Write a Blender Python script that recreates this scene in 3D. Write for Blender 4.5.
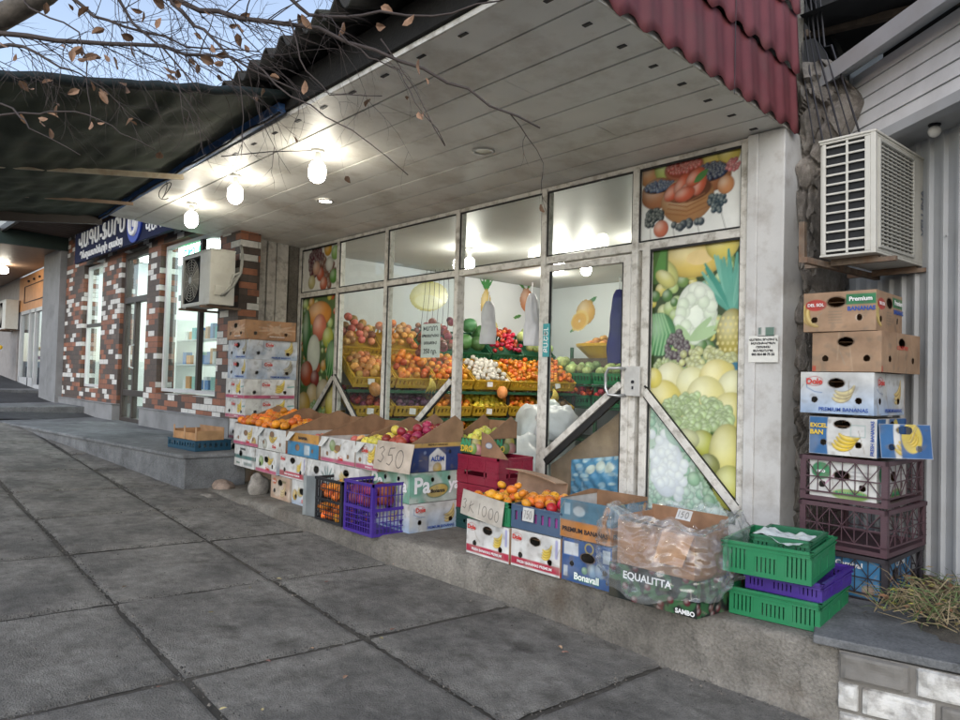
import bpy, math, random
import numpy as np
from mathutils import Vector, Matrix, noise
random.seed(7); rng = np.random.default_rng(7)
R = math.radians; PI = math.pi
S = bpy.context.scene
for o in list(bpy.data.objects): bpy.data.objects.remove(o)
C = S.collection

# ---------------------------------------------------------------- camera
YAW, PIT, ROL, FPX = R(42.05), R(1.65), R(1.55), 715.0
F0 = Vector((-math.cos(YAW), math.sin(YAW), 0)); R0 = Vector((math.sin(YAW), math.cos(YAW), 0)); Z0 = Vector((0, 0, 1))
Fw = F0*math.cos(PIT) + Z0*math.sin(PIT); U1 = -F0*math.sin(PIT) + Z0*math.cos(PIT)
Rt = R0*math.cos(ROL) + U1*math.sin(ROL); Up = -R0*math.sin(ROL) + U1*math.cos(ROL)
cd = bpy.data.cameras.new('camera'); cam = bpy.data.objects.new('camera', cd); C.objects.link(cam)
M = Matrix((Rt, Up, -Fw)).transposed().to_4x4(); M.translation = Vector((0, 0, 1.06)); cam.matrix_world = M
cd.sensor_width = 36; cd.lens = FPX/960*36; cd.clip_end = 2000; cd.clip_start = 0.05
S.camera = cam

# ---------------------------------------------------------------- sky, sun, exposure
SUN_EL, SUN_ROT = R(30), R(150)
w = bpy.data.worlds.new('World'); S.world = w; w.use_nodes = True
nt = w.node_tree; bg = nt.nodes['Background']; sky = nt.nodes.new('ShaderNodeTexSky')
sky.sky_type = 'NISHITA'; sky.sun_disc = False; sky.sun_elevation = SUN_EL; sky.sun_rotation = SUN_ROT
sky.air_density = 1.0; sky.dust_density = 1.0; sky.ozone_density = 1.5
hs_ = nt.nodes.new('ShaderNodeHueSaturation'); hs_.inputs['Saturation'].default_value = .74   # hazy, nearly overcast sky
nt.links.new(sky.outputs[0], hs_.inputs['Color']); nt.links.new(hs_.outputs[0], bg.inputs[0]); bg.inputs[1].default_value = 0.15
sl = bpy.data.lights.new('sun', 'SUN'); sl.energy = 0.5; sl.angle = R(70); sl.color = (1, .97, .94)
so = bpy.data.objects.new('sun', sl); C.objects.link(so)
# Nishita: rotation 0 puts the sun on +Y, turning clockwise seen from above
sd = Vector((math.sin(SUN_ROT)*math.cos(SUN_EL), math.cos(SUN_ROT)*math.cos(SUN_EL), math.sin(SUN_EL)))
so.rotation_euler = sd.to_track_quat('Z', 'Y').to_euler()
vs = S.view_settings; vs.view_transform = 'Standard'; vs.look = 'None'; vs.gamma = 1; vs.use_curve_mapping = False
vs.exposure = 0.92
S.cycles.max_bounces = 7; S.cycles.transparent_max_bounces = 12; S.cycles.transmission_bounces = 4; S.cycles.glossy_bounces = 3

# ---------------------------------------------------------------- materials
def newmat(name):
    m = bpy.data.materials.new(name); m.use_nodes = True
    return m, m.node_tree, m.node_tree.nodes['Principled BSDF']
def N(nt, t, **k):
    n = nt.nodes.new(t)
    for a, b in k.items():
        if a in n.inputs: n.inputs[a].default_value = b
        else: setattr(n, a, b)
    return n
_mc = {}
def mat(name, col, rough=.6, var=.12, scale=8, bump=.0, bscale=60, metal=0, spec=.4, dirt=None, dscale=3, damt=.5, emis=0, objrand=0, ecol=None, coat=0):
    if name in _mc: return _mc[name]
    m, nt, b = newmat(name); L = nt.links.new
    tc = N(nt, 'ShaderNodeTexCoord')
    n1 = N(nt, 'ShaderNodeTexNoise'); n1.inputs['Scale'].default_value = scale; n1.inputs['Detail'].default_value = 5
    L(tc.outputs['Object'], n1.inputs['Vector'])
    mr = N(nt, 'ShaderNodeMapRange'); mr.inputs['From Min'].default_value = .3; mr.inputs['From Max'].default_value = .7
    mr.inputs['To Min'].default_value = 1-var; mr.inputs['To Max'].default_value = 1+var
    L(n1.outputs['Fac'], mr.inputs['Value'])
    mx = N(nt, 'ShaderNodeVectorMath', operation='SCALE'); mx.inputs[0].default_value = col[:3]
    if objrand:
        oi = N(nt, 'ShaderNodeObjectInfo'); hs = N(nt, 'ShaderNodeHueSaturation'); hs.inputs['Color'].default_value = (*col[:3], 1)
        h1 = N(nt, 'ShaderNodeMapRange'); h1.inputs['To Min'].default_value = .5-.025*objrand; h1.inputs['To Max'].default_value = .5+.025*objrand
        L(oi.outputs['Random'], h1.inputs['Value']); L(h1.outputs[0], hs.inputs['Hue'])
        h2 = N(nt, 'ShaderNodeMapRange'); h2.inputs['To Min'].default_value = 1-.35*objrand; h2.inputs['To Max'].default_value = 1+.2*objrand
        ml = N(nt, 'ShaderNodeMath', operation='MULTIPLY'); ml.inputs[1].default_value = 7.3; fr = N(nt, 'ShaderNodeMath', operation='FRACT')
        L(oi.outputs['Random'], ml.inputs[0]); L(ml.outputs[0], fr.inputs[0]); L(fr.outputs[0], h2.inputs['Value']); L(h2.outputs[0], hs.inputs['Value'])
        L(hs.outputs[0], mx.inputs[0])
    L(mr.outputs[0], mx.inputs['Scale'])
    out = mx.outputs[0]
    if dirt:
        n2 = N(nt, 'ShaderNodeTexNoise'); n2.inputs['Scale'].default_value = dscale; n2.inputs['Detail'].default_value = 8; n2.inputs['Roughness'].default_value = .65
        L(tc.outputs['Object'], n2.inputs['Vector'])
        r2 = N(nt, 'ShaderNodeMapRange'); r2.inputs['From Min'].default_value = .48; r2.inputs['From Max'].default_value = .7; r2.inputs['To Max'].default_value = damt
        L(n2.outputs['Fac'], r2.inputs['Value'])
        mm = N(nt, 'ShaderNodeMix', data_type='RGBA'); mm.inputs[7].default_value = (*dirt, 1)
        L(r2.outputs[0], mm.inputs[0]); L(out, mm.inputs[6]); out = mm.outputs[2]
    L(out, b.inputs['Base Color'])
    b.inputs['Roughness'].default_value = rough; b.inputs['Metallic'].default_value = metal
    b.inputs['Specular IOR Level'].default_value = spec
    if coat: b.inputs['Coat Weight'].default_value = coat
    if bump:
        n3 = N(nt, 'ShaderNodeTexNoise'); n3.inputs['Scale'].default_value = bscale; n3.inputs['Detail'].default_value = 6
        L(tc.outputs['Object'], n3.inputs['Vector'])
        bp = N(nt, 'ShaderNodeBump'); bp.inputs['Strength'].default_value = bump; bp.inputs['Distance'].default_value = .01
        L(n3.outputs['Fac'], bp.inputs['Height']); L(bp.outputs[0], b.inputs['Normal'])
    if emis:
        b.inputs['Emission Color'].default_value = (*(ecol or col)[:3], 1); b.inputs['Emission Strength'].default_value = emis
    _mc[name] = m; return m

def glassmat(name, tint=(.93, .96, .95), haze=.0, rough=.02, ior=1.45, gl=1.0):
    m, nt, b = newmat(name); L = nt.links.new
    nt.nodes.remove(b); out = nt.nodes['Material Output']
    tr = N(nt, 'ShaderNodeBsdfTransparent'); tr.inputs[0].default_value = (*tint, 1)
    g = N(nt, 'ShaderNodeBsdfGlossy'); g.inputs['Roughness'].default_value = rough; g.inputs['Color'].default_value = (gl, gl, gl, 1)
    fr = N(nt, 'ShaderNodeFresnel'); 
    ge = N(nt, 'ShaderNodeNewGeometry'); mi = N(nt, 'ShaderNodeMix'); mi.inputs[2].default_value = ior; mi.inputs[3].default_value = 1/ior   # same reflection from both faces of the thin sheet
    L(ge.outputs['Backfacing'], mi.inputs[0]); L(mi.outputs[0], fr.inputs['IOR'])
    mx = N(nt, 'ShaderNodeMixShader'); L(fr.outputs[0], mx.inputs[0]); L(tr.outputs[0], mx.inputs[1]); L(g.outputs[0], mx.inputs[2])
    last = mx
    if haze:
        df = N(nt, 'ShaderNodeBsdfDiffuse'); df.inputs[0].default_value = (.8, .85, .87, 1)
        tc = N(nt, 'ShaderNodeTexCoord'); n1 = N(nt, 'ShaderNodeTexNoise'); n1.inputs['Scale'].default_value = 5; n1.inputs['Detail'].default_value = 6
        L(tc.outputs['Object'], n1.inputs['Vector'])
        mr = N(nt, 'ShaderNodeMapRange'); mr.inputs['From Min'].default_value = .35; mr.inputs['From Max'].default_value = .75; mr.inputs['To Min'].default_value = haze*.3; mr.inputs['To Max'].default_value = haze*1.8
        L(n1.outputs['Fac'], mr.inputs['Value'])
        m2 = N(nt, 'ShaderNodeMixShader'); L(mr.outputs[0], m2.inputs[0]); L(mx.outputs[0], m2.inputs[1]); L(df.outputs[0], m2.inputs[2]); last = m2
    L(last.outputs[0], out.inputs[0]); return m

def printmat(name='printed_surface', rough=.65, spec=.3, bump=.08, lo=.62, hi=.98):
    m, nt, b = newmat(name); L = nt.links.new
    at = N(nt, 'ShaderNodeAttribute'); at.attribute_name = 'Col'
    tc = N(nt, 'ShaderNodeTexCoord'); n1 = N(nt, 'ShaderNodeTexNoise'); n1.inputs['Scale'].default_value = 9; n1.inputs['Detail'].default_value = 7
    L(tc.outputs['Object'], n1.inputs['Vector'])
    mr = N(nt, 'ShaderNodeMapRange'); mr.inputs['From Min'].default_value = .3; mr.inputs['From Max'].default_value = .7; mr.inputs['To Min'].default_value = lo; mr.inputs['To Max'].default_value = hi
    L(n1.outputs['Fac'], mr.inputs['Value'])
    sc = N(nt, 'ShaderNodeVectorMath', operation='SCALE'); L(at.outputs['Color'], sc.inputs[0]); L(mr.outputs[0], sc.inputs['Scale']); L(sc.outputs[0], b.inputs['Base Color'])
    b.inputs['Roughness'].default_value = rough; b.inputs['Specular IOR Level'].default_value = spec
    if bump:
        n3 = N(nt, 'ShaderNodeTexNoise'); n3.inputs['Scale'].default_value = 14; L(tc.outputs['Object'], n3.inputs['Vector'])
        bp = N(nt, 'ShaderNodeBump'); bp.inputs['Strength'].default_value = bump*3; bp.inputs['Distance'].default_value = .02
        L(n3.outputs['Fac'], bp.inputs['Height']); L(bp.outputs[0], b.inputs['Normal'])
    return m
PRINT = printmat(); POSTER = printmat('poster_film', .25, .5, .03, .92, 1.05)

KRAFT = (.36, .215, .125)
# ---------------------------------------------------------------- mesh builder
class MB:
    def __init__(s): s.v = []; s.f = []; s.mi = []; s.c = []; s.n = 0; s.usec = False
    def add(s, vs, fs, mi=0, col=None):
        base = s.n; s.v.extend([tuple(v) for v in vs]); s.n += len(vs)
        s.f.extend([tuple(i+base for i in f) for f in fs]); s.mi.extend([mi]*len(fs))
        if col is None: s.c.extend([KRAFT]*len(vs))
        else:
            s.usec = True
            if len(col) == 3 and not hasattr(col[0], '__len__'): s.c.extend([tuple(col)]*len(vs))
            else: s.c.extend([tuple(c) for c in col])
        return s
    def box(s, x0, x1, y0, y1, z0, z1, mi=0, T=None, col=None):
        vs = [(x, y, z) for z in (z0, z1) for y in (y0, y1) for x in (x0, x1)]
        if T: vs = [T @ Vector(v) for v in vs]
        return s.add(vs, [(0, 2, 3, 1), (4, 5, 7, 6), (0, 1, 5, 4), (2, 6, 7, 3), (0, 4, 6, 2), (1, 3, 7, 5)], mi, col)
    def bar(s, a, b, wx, wz, mi=0, up=(0, 0, 1), col=None):
        a, b = Vector(a), Vector(b); d = (b-a); L = d.length; d.normalize(); up = Vector(up)
        if abs(d.dot(up)) > .98: up = Vector((0, 1, 0))
        x = d.cross(up).normalized(); u = x.cross(d)
        T = Matrix((x, d, u)).transposed().to_4x4(); T.translation = a
        return s.box(-wx/2, wx/2, 0, L, -wz/2, wz/2, mi, T, col)
    def tube(s, pts, r, n=8, mi=0, caps=True, col=None):
        pts = [Vector(p) for p in pts]; rs = r if hasattr(r, '__len__') else [r]*len(pts)
        vs = []; prev = None
        for i, p in enumerate(pts):
            d = (pts[min(i+1, len(pts)-1)]-pts[max(i-1, 0)]).normalized()
            if prev is None:
                a = Vector((0, 0, 1)) if abs(d.z) < .9 else Vector((1, 0, 0)); x = d.cross(a).normalized()
            else:
                x = (prev - d*prev.dot(d)).normalized()
            prev = x; y = d.cross(x)
            for k in range(n):
                t = 2*PI*k/n; vs.append(p+(x*math.cos(t)+y*math.sin(t))*rs[i])
        fs = [(i*n+k, i*n+(k+1) % n, (i+1)*n+(k+1) % n, (i+1)*n+k) for i in range(len(pts)-1) for k in range(n)]
        if caps: fs += [tuple(range(n))[::-1], tuple((len(pts)-1)*n+k for k in range(n))]
        return s.add(vs, fs, mi, col)
    def ball(s, c, r, nu=12, nv=8, mi=0, sc=(1, 1, 1), T=None, col=None, z0=-1):
        vs = []; c = Vector(c)
        for j in range(nv+1):
            t = PI*j/nv
            for i in range(nu):
                p = 2*PI*i/nu; v = Vector((math.sin(t)*math.cos(p)*sc[0], math.sin(t)*math.sin(p)*sc[1], max(z0, math.cos(t))*sc[2]))*r
                if T: v = T @ v
                vs.append(c+v)
        fs = [(j*nu+i, (j+1)*nu+i, (j+1)*nu+(i+1) % nu, j*nu+(i+1) % nu) for j in range(nv) for i in range(nu)]
        return s.add(vs, fs, mi, col)
    def lathe(s, prof, n=16, mi=0, c=(0, 0, 0), T=None):
        vs = []
        for r, z in prof:
            for k in range(n):
                v = Vector((r*math.cos(2*PI*k/n), r*math.sin(2*PI*k/n), z))
                if T: v = T @ v
                vs.append(Vector(c)+v)
        fs = [(i*n+k, i*n+(k+1) % n, (i+1)*n+(k+1) % n, (i+1)*n+k) for i in range(len(prof)-1) for k in range(n)]
        return s.add(vs, fs, mi)
    def prism(s, pts, dv, mi=0, col=None):
        n = len(pts); dv = Vector(dv); a = [Vector(p) for p in pts]; vs = a+[p+dv for p in a]
        fs = [tuple(range(n))[::-1], tuple(range(n, 2*n))]+[(i, (i+1) % n, n+(i+1) % n, n+i) for i in range(n)]
        return s.add(vs, fs, mi, col)
    def quad(s, a, b, c, d, mi=0, col=None): return s.add([a, b, c, d], [(0, 1, 2, 3)], mi, col)
    def grid(s, fn, nu, nv, mi=0, col=None, colfn=None):
        vs = [fn(i/nu, j/nv) for j in range(nv+1) for i in range(nu+1)]
        fs = [(j*(nu+1)+i, j*(nu+1)+i+1, (j+1)*(nu+1)+i+1, (j+1)*(nu+1)+i) for j in range(nv) for i in range(nu)]
        return s.add(vs, fs, mi, col)
    def canvas(s, cv, o, u, v, mi=0):
        # lay a painted canvas on the rectangle with corner o, unit directions u and v
        o, u, v = np.array(o, float), np.array(u, float), np.array(v, float)
        H, W = cv.X.shape; P = o+cv.X[..., None]*u+cv.Y[..., None]*v
        idx = np.arange(H*W).reshape(H, W)
        q = np.stack([idx[:-1, :-1], idx[:-1, 1:], idx[1:, 1:], idx[1:, :-1]], -1).reshape(-1, 4)
        hm = cv.hole.reshape(-1); keep = ~hm[q].any(1); q = q[keep]
        return s.add(P.reshape(-1, 3).tolist(), q.tolist(), mi, cv.a.reshape(-1, 3).tolist())
    def build(s, name, mats, parent=None, smooth=False, bevel=0, loc=None, rz=0):
        me = bpy.data.meshes.new(name); me.from_pydata(s.v, [], s.f)
        if not isinstance(mats, (list, tuple)): mats = [mats]
        for m in mats: me.materials.append(m)
        if len(mats) > 1: me.polygons.foreach_set('material_index', s.mi)
        if s.usec:
            ca = me.color_attributes.new('Col', 'FLOAT_COLOR', 'POINT')
            a = np.ones((len(s.v), 4), np.float32); a[:, :3] = np.array(s.c); ca.data.foreach_set('color', a.ravel())
        if smooth: me.polygons.foreach_set('use_smooth', [True]*len(me.polygons))
        me.update()
        o = bpy.data.objects.new(name, me); C.objects.link(o)
        if parent: o.parent = parent
        if loc: o.location = loc
        o.rotation_euler.z = rz
        if bevel:
            b = o.modifiers.new('bevel', 'BEVEL'); b.width = bevel; b.segments = 2; b.limit_method = 'ANGLE'
        return o

def tag(o, label=None, cat=None, group=None, kind=None):
    if label: o['label'] = label
    if cat: o['category'] = cat
    if group: o['group'] = group
    if kind: o['kind'] = kind
    return o
def thing(name, label, cat, loc=(0, 0, 0), rz=0, group=None):
    o = bpy.data.objects.new(name, None); C.objects.link(o); o.location = loc; o.rotation_euler = (0, 0, rz)
    o.empty_display_size = .1
    return tag(o, label, cat, group)
def copy_tree(o, parent=None):
    c = o.copy(); C.objects.link(c)
    if parent: c.parent = parent
    for ch in [k for k in bpy.data.objects if k.parent == o]: copy_tree(ch, c)
    return c

# lettering: font outlines turned into thin meshes
_tc = {}
def text_mesh(txt, size, bold=0, ext=.0006, align='CENTER'):
    k = (txt, size, bold, ext, align)
    if k in _tc: return _tc[k]
    cu = bpy.data.curves.new('lettering', 'FONT'); cu.body = txt; cu.size = size; cu.extrude = ext; cu.offset = bold; cu.align_x = align; cu.align_y = 'CENTER'; cu.resolution_u = 3
    o = bpy.data.objects.new('lettering', cu); C.objects.link(o); bpy.context.view_layer.update()
    me = bpy.data.meshes.new_from_object(o.evaluated_get(bpy.context.evaluated_depsgraph_get())); me.name = 'lettering'
    bpy.data.objects.remove(o); _tc[k] = me; return me
def text(txt, size, m, o, u, v, parent=None, bold=0, ext=.0006, align='CENTER', name='lettering', off=.002, sx=1):
    me = text_mesh(txt, size, bold, ext, align)
    me = me.copy(); me.materials.clear(); me.materials.append(m)
    ob = bpy.data.objects.new(name, me); C.objects.link(ob)
    u, v = Vector(u).normalized(), Vector(v).normalized(); n = u.cross(v)
    T = Matrix((u*sx, v, n)).transposed().to_4x4(); T.translation = Vector(o)+n*off
    ob.matrix_local = T
    if parent: ob.parent = parent; ob.matrix_local = T
    return ob

# ---------------------------------------------------------------- a small painter for printed things
def mixc(a, b, t): return tuple(a[i]*(1-t)+b[i]*t for i in range(3))
class Cv:
    def __init__(s, w, h, cell=.006, bg=(.75, .75, .72)):
        W, H = max(3, int(round(w/cell))+1), max(3, int(round(h/cell))+1)
        x = np.linspace(0, w, W); y = np.linspace(0, h, H); s.X, s.Y = np.meshgrid(x, y); s.w, s.h, s.cell = w, h, cell
        s.a = np.empty((H, W, 3)); s.a[:] = bg; s.hole = np.zeros((H, W), bool)
    def put(s, d, c, aa=None):  # d: signed distance, negative inside
        al = np.clip(.5-d/(aa or s.cell), 0, 1)[..., None]; s.a[:] = s.a*(1-al)+np.array(c)*al
    def rect(s, x0, y0, x1, y1, c):
        s.put(np.maximum(np.maximum(x0-s.X, s.X-x1), np.maximum(y0-s.Y, s.Y-y1)), c); return s
    def _e(s, cx, cy, rx, ry, rot=0):
        dx, dy = s.X-cx, s.Y-cy; c, sn = math.cos(rot), math.sin(rot); x, y = dx*c+dy*sn, -dx*sn+dy*c
        return np.sqrt((x/rx)**2+(y/ry)**2), x/rx, y/ry
    def ell(s, cx, cy, rx, ry, c, rot=0, soft=1):
        q, _, _ = s._e(cx, cy, rx, ry, rot); s.put((q-1)*min(rx, ry), c, s.cell*soft); return s
    def fruit(s, cx, cy, r, c, ry=None, rot=0, dark=.45, hi=.45):
        q, x, y = s._e(cx, cy, r, ry or r, rot)
        sh = np.clip(1-q**2, 0, 1)**.5; lx = np.clip(1-((x+.3)**2+(y-.35)**2)/1.2, 0, 1)
        k = (dark+(1-dark)*sh)[..., None]*np.array(c)[None, None]+(hi*(lx**3))[..., None]*(np.array([.9, .95, .85])-np.array(c))*.7
        al = np.clip(.5-(q-1)*min(r, ry or r)/s.cell, 0, 1)[..., None]; s.a[:] = s.a*(1-al)+k*al; return s
    def line(s, pts, w, c, taper=False):
        d = np.full(s.X.shape, 9.)
        for i, ((x0, y0), (x1, y1)) in enumerate(zip(pts[:-1], pts[1:])):
            dx, dy = x1-x0, y1-y0; t = np.clip(((s.X-x0)*dx+(s.Y-y0)*dy)/(dx*dx+dy*dy+1e-9), 0, 1)
            ww = w/2
            if taper:
                q = (i+t)/(len(pts)-1); ww = w/2*np.sin(PI*np.clip(q*.86+.07, 0, 1))**.6
            d = np.minimum(d, np.hypot(s.X-x0-t*dx, s.Y-y0-t*dy)-ww)
        s.put(d, c); return s
    def bananas(s, cx, cy, sz, rot=0, n=4, c=(.75, .52, .05)):
        for k in range(n):
            off = (k-(n-1)/2)*.2*sz; pts = []
            for t in np.linspace(-1.05, 1.05, 9):
                x = sz*.55*math.sin(t)+off*.6; y = -sz*.5*math.cos(t)+sz*.3+off*.75
                pts.append((cx+x*math.cos(rot)-y*math.sin(rot), cy+x*math.sin(rot)+y*math.cos(rot)))
            s.line(pts, sz*.26, mixc(c, (.12, .09, .02), .7), True); s.line([(a, b+sz*.012) for a, b in pts], sz*.2, c, True)
            s.line([(a, b+sz*.04) for a, b in pts], sz*.07, mixc(c, (.95, .85, .4), .5), True)
        return s
    def grapes(s, cx, cy, rx, ry, r, c, n=40, seed=1):
        g = random.Random(seed); pts = []
        for _ in range(n):
            a = g.random()*2*PI; q = math.sqrt(g.random()); pts.append((cx+rx*q*math.cos(a), cy+ry*q*math.sin(a)*(1-.3*g.random())))
        pts.sort(key=lambda p: -p[1])
        for x, y in pts: s.fruit(x, y, r*g.uniform(.8, 1.15), mixc(c, (c[0]*.6, c[1]*.6, c[2]*.6), g.random()*.6), hi=.35)
        return s
    def leaf(s, x, y, l, wd, ang, c):
        s.line([(x+l*t*math.cos(ang), y+l*t*math.sin(ang)) for t in (0, .25, .5, .75, 1)], wd, c, True); return s
    def blotch(s, sc, amt, c, seed=0, th=.1):
        H, W = s.X.shape; n = np.empty((H, W))
        for j in range(H):
            for i in range(W): n[j, i] = noise.noise(Vector((s.X[j, i]*sc+seed*7.1, s.Y[j, i]*sc, seed*3.3)))
        al = np.clip((n-th)*4, 0, 1)[..., None]*amt; s.a[:] = s.a*(1-al)+np.array(c)*al; return s
    def cut(s, cx, cy, rx, ry):
        q, _, _ = s._e(cx, cy, rx, ry); s.put((q-1.25)*min(rx, ry), (.12, .08, .05)); s.hole |= q < 1; return s
    def vgrad(s, c0, c1, y0, y1):
        t = np.clip((s.Y-y0)/(y1-y0), 0, 1)[..., None]; s.a[:] = np.array(c0)*(1-t)+np.array(c1)*t; return s

# plain materials used all over
M_white = mat('worn_white_paint', (.57, .57, .56), .5, .06, 4, .15, 40, dirt=(.30, .27, .24), dscale=6, damt=.6)
M_frame = mat('chipped_frame_paint', (.66, .645, .60), .45, .08, 10, .2, 60, dirt=(.20, .17, .13), dscale=14, damt=.75)
M_rubber = mat('black_gasket', (.02, .02, .02), .6)
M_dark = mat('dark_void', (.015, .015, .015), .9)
M_black = mat('black_ink', (.02, .02, .025), .6, .02)
M_red = mat('red_ink', (.55, .04, .03), .6, .05)
M_blueink = mat('blue_ink', (.03, .08, .32), .6, .05)
M_whiteink = mat('white_ink', (.8, .8, .8), .6, .02)
M_rust = mat('rusty_metal', (.16, .12, .09), .75, .3, 20, .3, 50, dirt=(.23, .09, .03), dscale=12)
M_steel = mat('brushed_steel', (.45, .46, .47), .35, .08, 20, metal=.8)
M_conc = None
def concrete(name, col, dark, brown=None, sc=1.0, bump=.5):
    m, nt, b = newmat(name); L = nt.links.new
    tc = N(nt, 'ShaderNodeTexCoord')
    def nz(scale, det=8, ro=.6):
        n = N(nt, 'ShaderNodeTexNoise'); n.inputs['Scale'].default_value = scale*sc; n.inputs['Detail'].default_value = det; n.inputs['Roughness'].default_value = ro
        L(tc.outputs['Object'], n.inputs['Vector']); return n
    a, c_, d = nz(1.1), nz(7), nz(70, 4)
    r1 = N(nt, 'ShaderNodeValToRGB'); r1.color_ramp.elements[0].color = (*dark, 1); r1.color_ramp.elements[1].color = (*col, 1)
    r1.color_ramp.elements[0].position = .35; r1.color_ramp.elements[1].position = .62
    L(a.outputs['Fac'], r1.inputs[0])
    r2 = N(nt, 'ShaderNodeMapRange'); r2.inputs['From Min'].default_value = .3; r2.inputs['From Max'].default_value = .7; r2.inputs['To Min'].default_value = .72; r2.inputs['To Max'].default_value = 1.25
    L(c_.outputs['Fac'], r2.inputs['Value'])
    sc1 = N(nt, 'ShaderNodeVectorMath', operation='SCALE'); L(r1.outputs[0], sc1.inputs[0]); L(r2.outputs[0], sc1.inputs['Scale'])
    r3 = N(nt, 'ShaderNodeMapRange'); r3.inputs['From Min'].default_value = .25; r3.inputs['From Max'].default_value = .75; r3.inputs['To Min'].default_value = .7; r3.inputs['To Max'].default_value = 1.3
    L(d.outputs['Fac'], r3.inputs['Value'])
    sc2 = N(nt, 'ShaderNodeVectorMath', operation='SCALE'); L(sc1.outputs[0], sc2.inputs[0]); L(r3.outputs[0], sc2.inputs['Scale'])
    out = sc2.outputs[0]
    if brown:
        e = nz(2.3); r4 = N(nt, 'ShaderNodeMapRange'); r4.inputs['From Min'].default_value = .55; r4.inputs['From Max'].default_value = .72; r4.inputs['To Max'].default_value = .75
        L(e.outputs['Fac'], r4.inputs['Value']); mm = N(nt, 'ShaderNodeMix', data_type='RGBA'); mm.inputs[7].default_value = (*brown, 1)
        L(r4.outputs[0], mm.inputs[0]); L(out, mm.inputs[6]); out = mm.outputs[2]
    # fine cracks
    vo = N(nt, 'ShaderNodeTexVoronoi', feature='DISTANCE_TO_EDGE'); vo.inputs['Scale'].default_value = 1.3*sc
    wn = nz(3, 5); add = N(nt, 'ShaderNodeVectorMath', operation='MULTIPLY_ADD'); add.inputs[1].default_value = (.5, .5, .5)
    L(wn.outputs['Color'], add.inputs[0]); L(tc.outputs['Object'], add.inputs[2]); L(add.outputs[0], vo.inputs['Vector'])
    r5 = N(nt, 'ShaderNodeMapRange'); r5.inputs['From Max'].default_value = .012; r5.inputs['To Min'].default_value = .72; r5.inputs['To Max'].default_value = 1
    L(vo.outputs['Distance'], r5.inputs['Value'])
    sc3 = N(nt, 'ShaderNodeVectorMath', operation='SCALE'); L(out, sc3.inputs[0]); L(r5.outputs[0], sc3.inputs['Scale'])
    L(sc3.outputs[0], b.inputs['Base Color']); b.inputs['Roughness'].default_value = .85; b.inputs['Specular IOR Level'].default_value = .3
    ad = N(nt, 'ShaderNodeMath', operation='ADD'); L(c_.outputs['Fac'], ad.inputs[0]); L(d.outputs['Fac'], ad.inputs[1])
    bp = N(nt, 'ShaderNodeBump'); bp.inputs['Strength'].default_value = bump; bp.inputs['Distance'].default_value = .015
    L(ad.outputs[0], bp.inputs['Height']); L(bp.outputs[0], b.inputs['Normal'])
    return m
M_slab = concrete('sidewalk_concrete', (.29, .272, .243), (.155, .146, .132), (.085, .077, .065), sc=2.0, bump=1.3)
M_joint = concrete('joint_dirt', (.10, .09, .076), (.055, .05, .042), sc=3)
M_plat = concrete('platform_concrete', (.235, .218, .19), (.12, .11, .095), (.08, .055, .034), sc=1.1, bump=.9)
M_ledge = concrete('grey_painted_ledge', (.18, .185, .19), (.105, .108, .11), sc=1.2, bump=.3)
M_asph = concrete('asphalt', (.06, .062, .065), (.04, .04, .042))

# ================================================================ GROUND
def gz(x, y): return -.294-.055*max(x, -30)-.03*y
def ground():
    b = MB()
    xs = [-400, -120, -60, -30, -20, -14, -10, -7, -5, -4, -3, -2, -1, 0, 2, 5, 12, 60, 200]; ys = [-200, -60, -20, -8, -3, 0, 1, 2, 3, 4, 8, 40, 300]
    vs = [(x, y, gz(min(x, 4), max(min(y, 5), -6))-.013) for y in ys for x in xs]; nx = len(xs)
    fs = [(j*nx+i, j*nx+i+1, (j+1)*nx+i+1, (j+1)*nx+i) for j in range(len(ys)-1) for i in range(nx-1)]
    b.add(vs, fs); tag(b.build('ground', M_joint, smooth=True), kind='structure')
    rows = [-2.6, -1.7, -.8, .15, 1.1, 1.95, 3.45]; b = MB()
    for r in range(len(rows)-1):
        for k in range(-12, 4):
            x0 = -.98*(-k)+.0; x1 = x0+.98
            if x0 < -12.2: continue
            y0, y1 = rows[r]+.01*random.uniform(-1, 1), rows[r+1]
            g = random.uniform(.004, .009); tz = [random.uniform(-.006, .006) for _ in range(4)]; sd_ = random.random()*99
            n = 40
            def fn(u, v, x0=x0, x1=x1, y0=y0, y1=y1, tz=tz, sd_=sd_):
                eu, ev = min(u, 1-u), min(v, 1-v); e = min(eu, ev)
                x = x0+g+(x1-x0-2*g)*u; y = y0+g+(y1-y0-2*g)*v
                if e == 0:
                    q = (noise.noise(Vector((x*5, y*5, sd_)))+.9*noise.noise(Vector((x*37, y*37, sd_)))+1.6*max(0, noise.noise(Vector((x*14, y*14, sd_+5)))-.25))*.017; q = abs(q) if (u == 0 or v == 0) else -abs(q)
                    if eu == 0: x += q
                    if ev == 0: y += q
                z = gz(x, y)+tz[0]*(1-u)*(1-v)+tz[1]*u*(1-v)+tz[2]*(1-u)*v+tz[3]*u*v+.004*noise.noise(Vector((x*3, y*3, sd_)))
                if e < .02: z -= .011
                return (x, y, z)
            # grid with a narrow outer ring so that edges drop off sharply
            us = [0, .012]+[i/n for i in range(1, n)]+[.988, 1]
            nu = len(us)-1
            vs = [fn(u, v) for v in us for u in us]
            fs = [(j*(nu+1)+i, j*(nu+1)+i+1, (j+1)*(nu+1)+i+1, (j+1)*(nu+1)+i) for j in range(nu) for i in range(nu)]
            b.add(vs, fs)
    tag(b.build('sidewalk', M_slab, smooth=True), kind='structure')
    b = MB(); b.grid(lambda u, v: (-60+47.8*u, -2+8*v, gz(-60+47.8*u, -2+8*v)+.004), 20, 4)
    tag(b.build('asphalt_path', M_asph, smooth=True), kind='structure')
ground()
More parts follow.
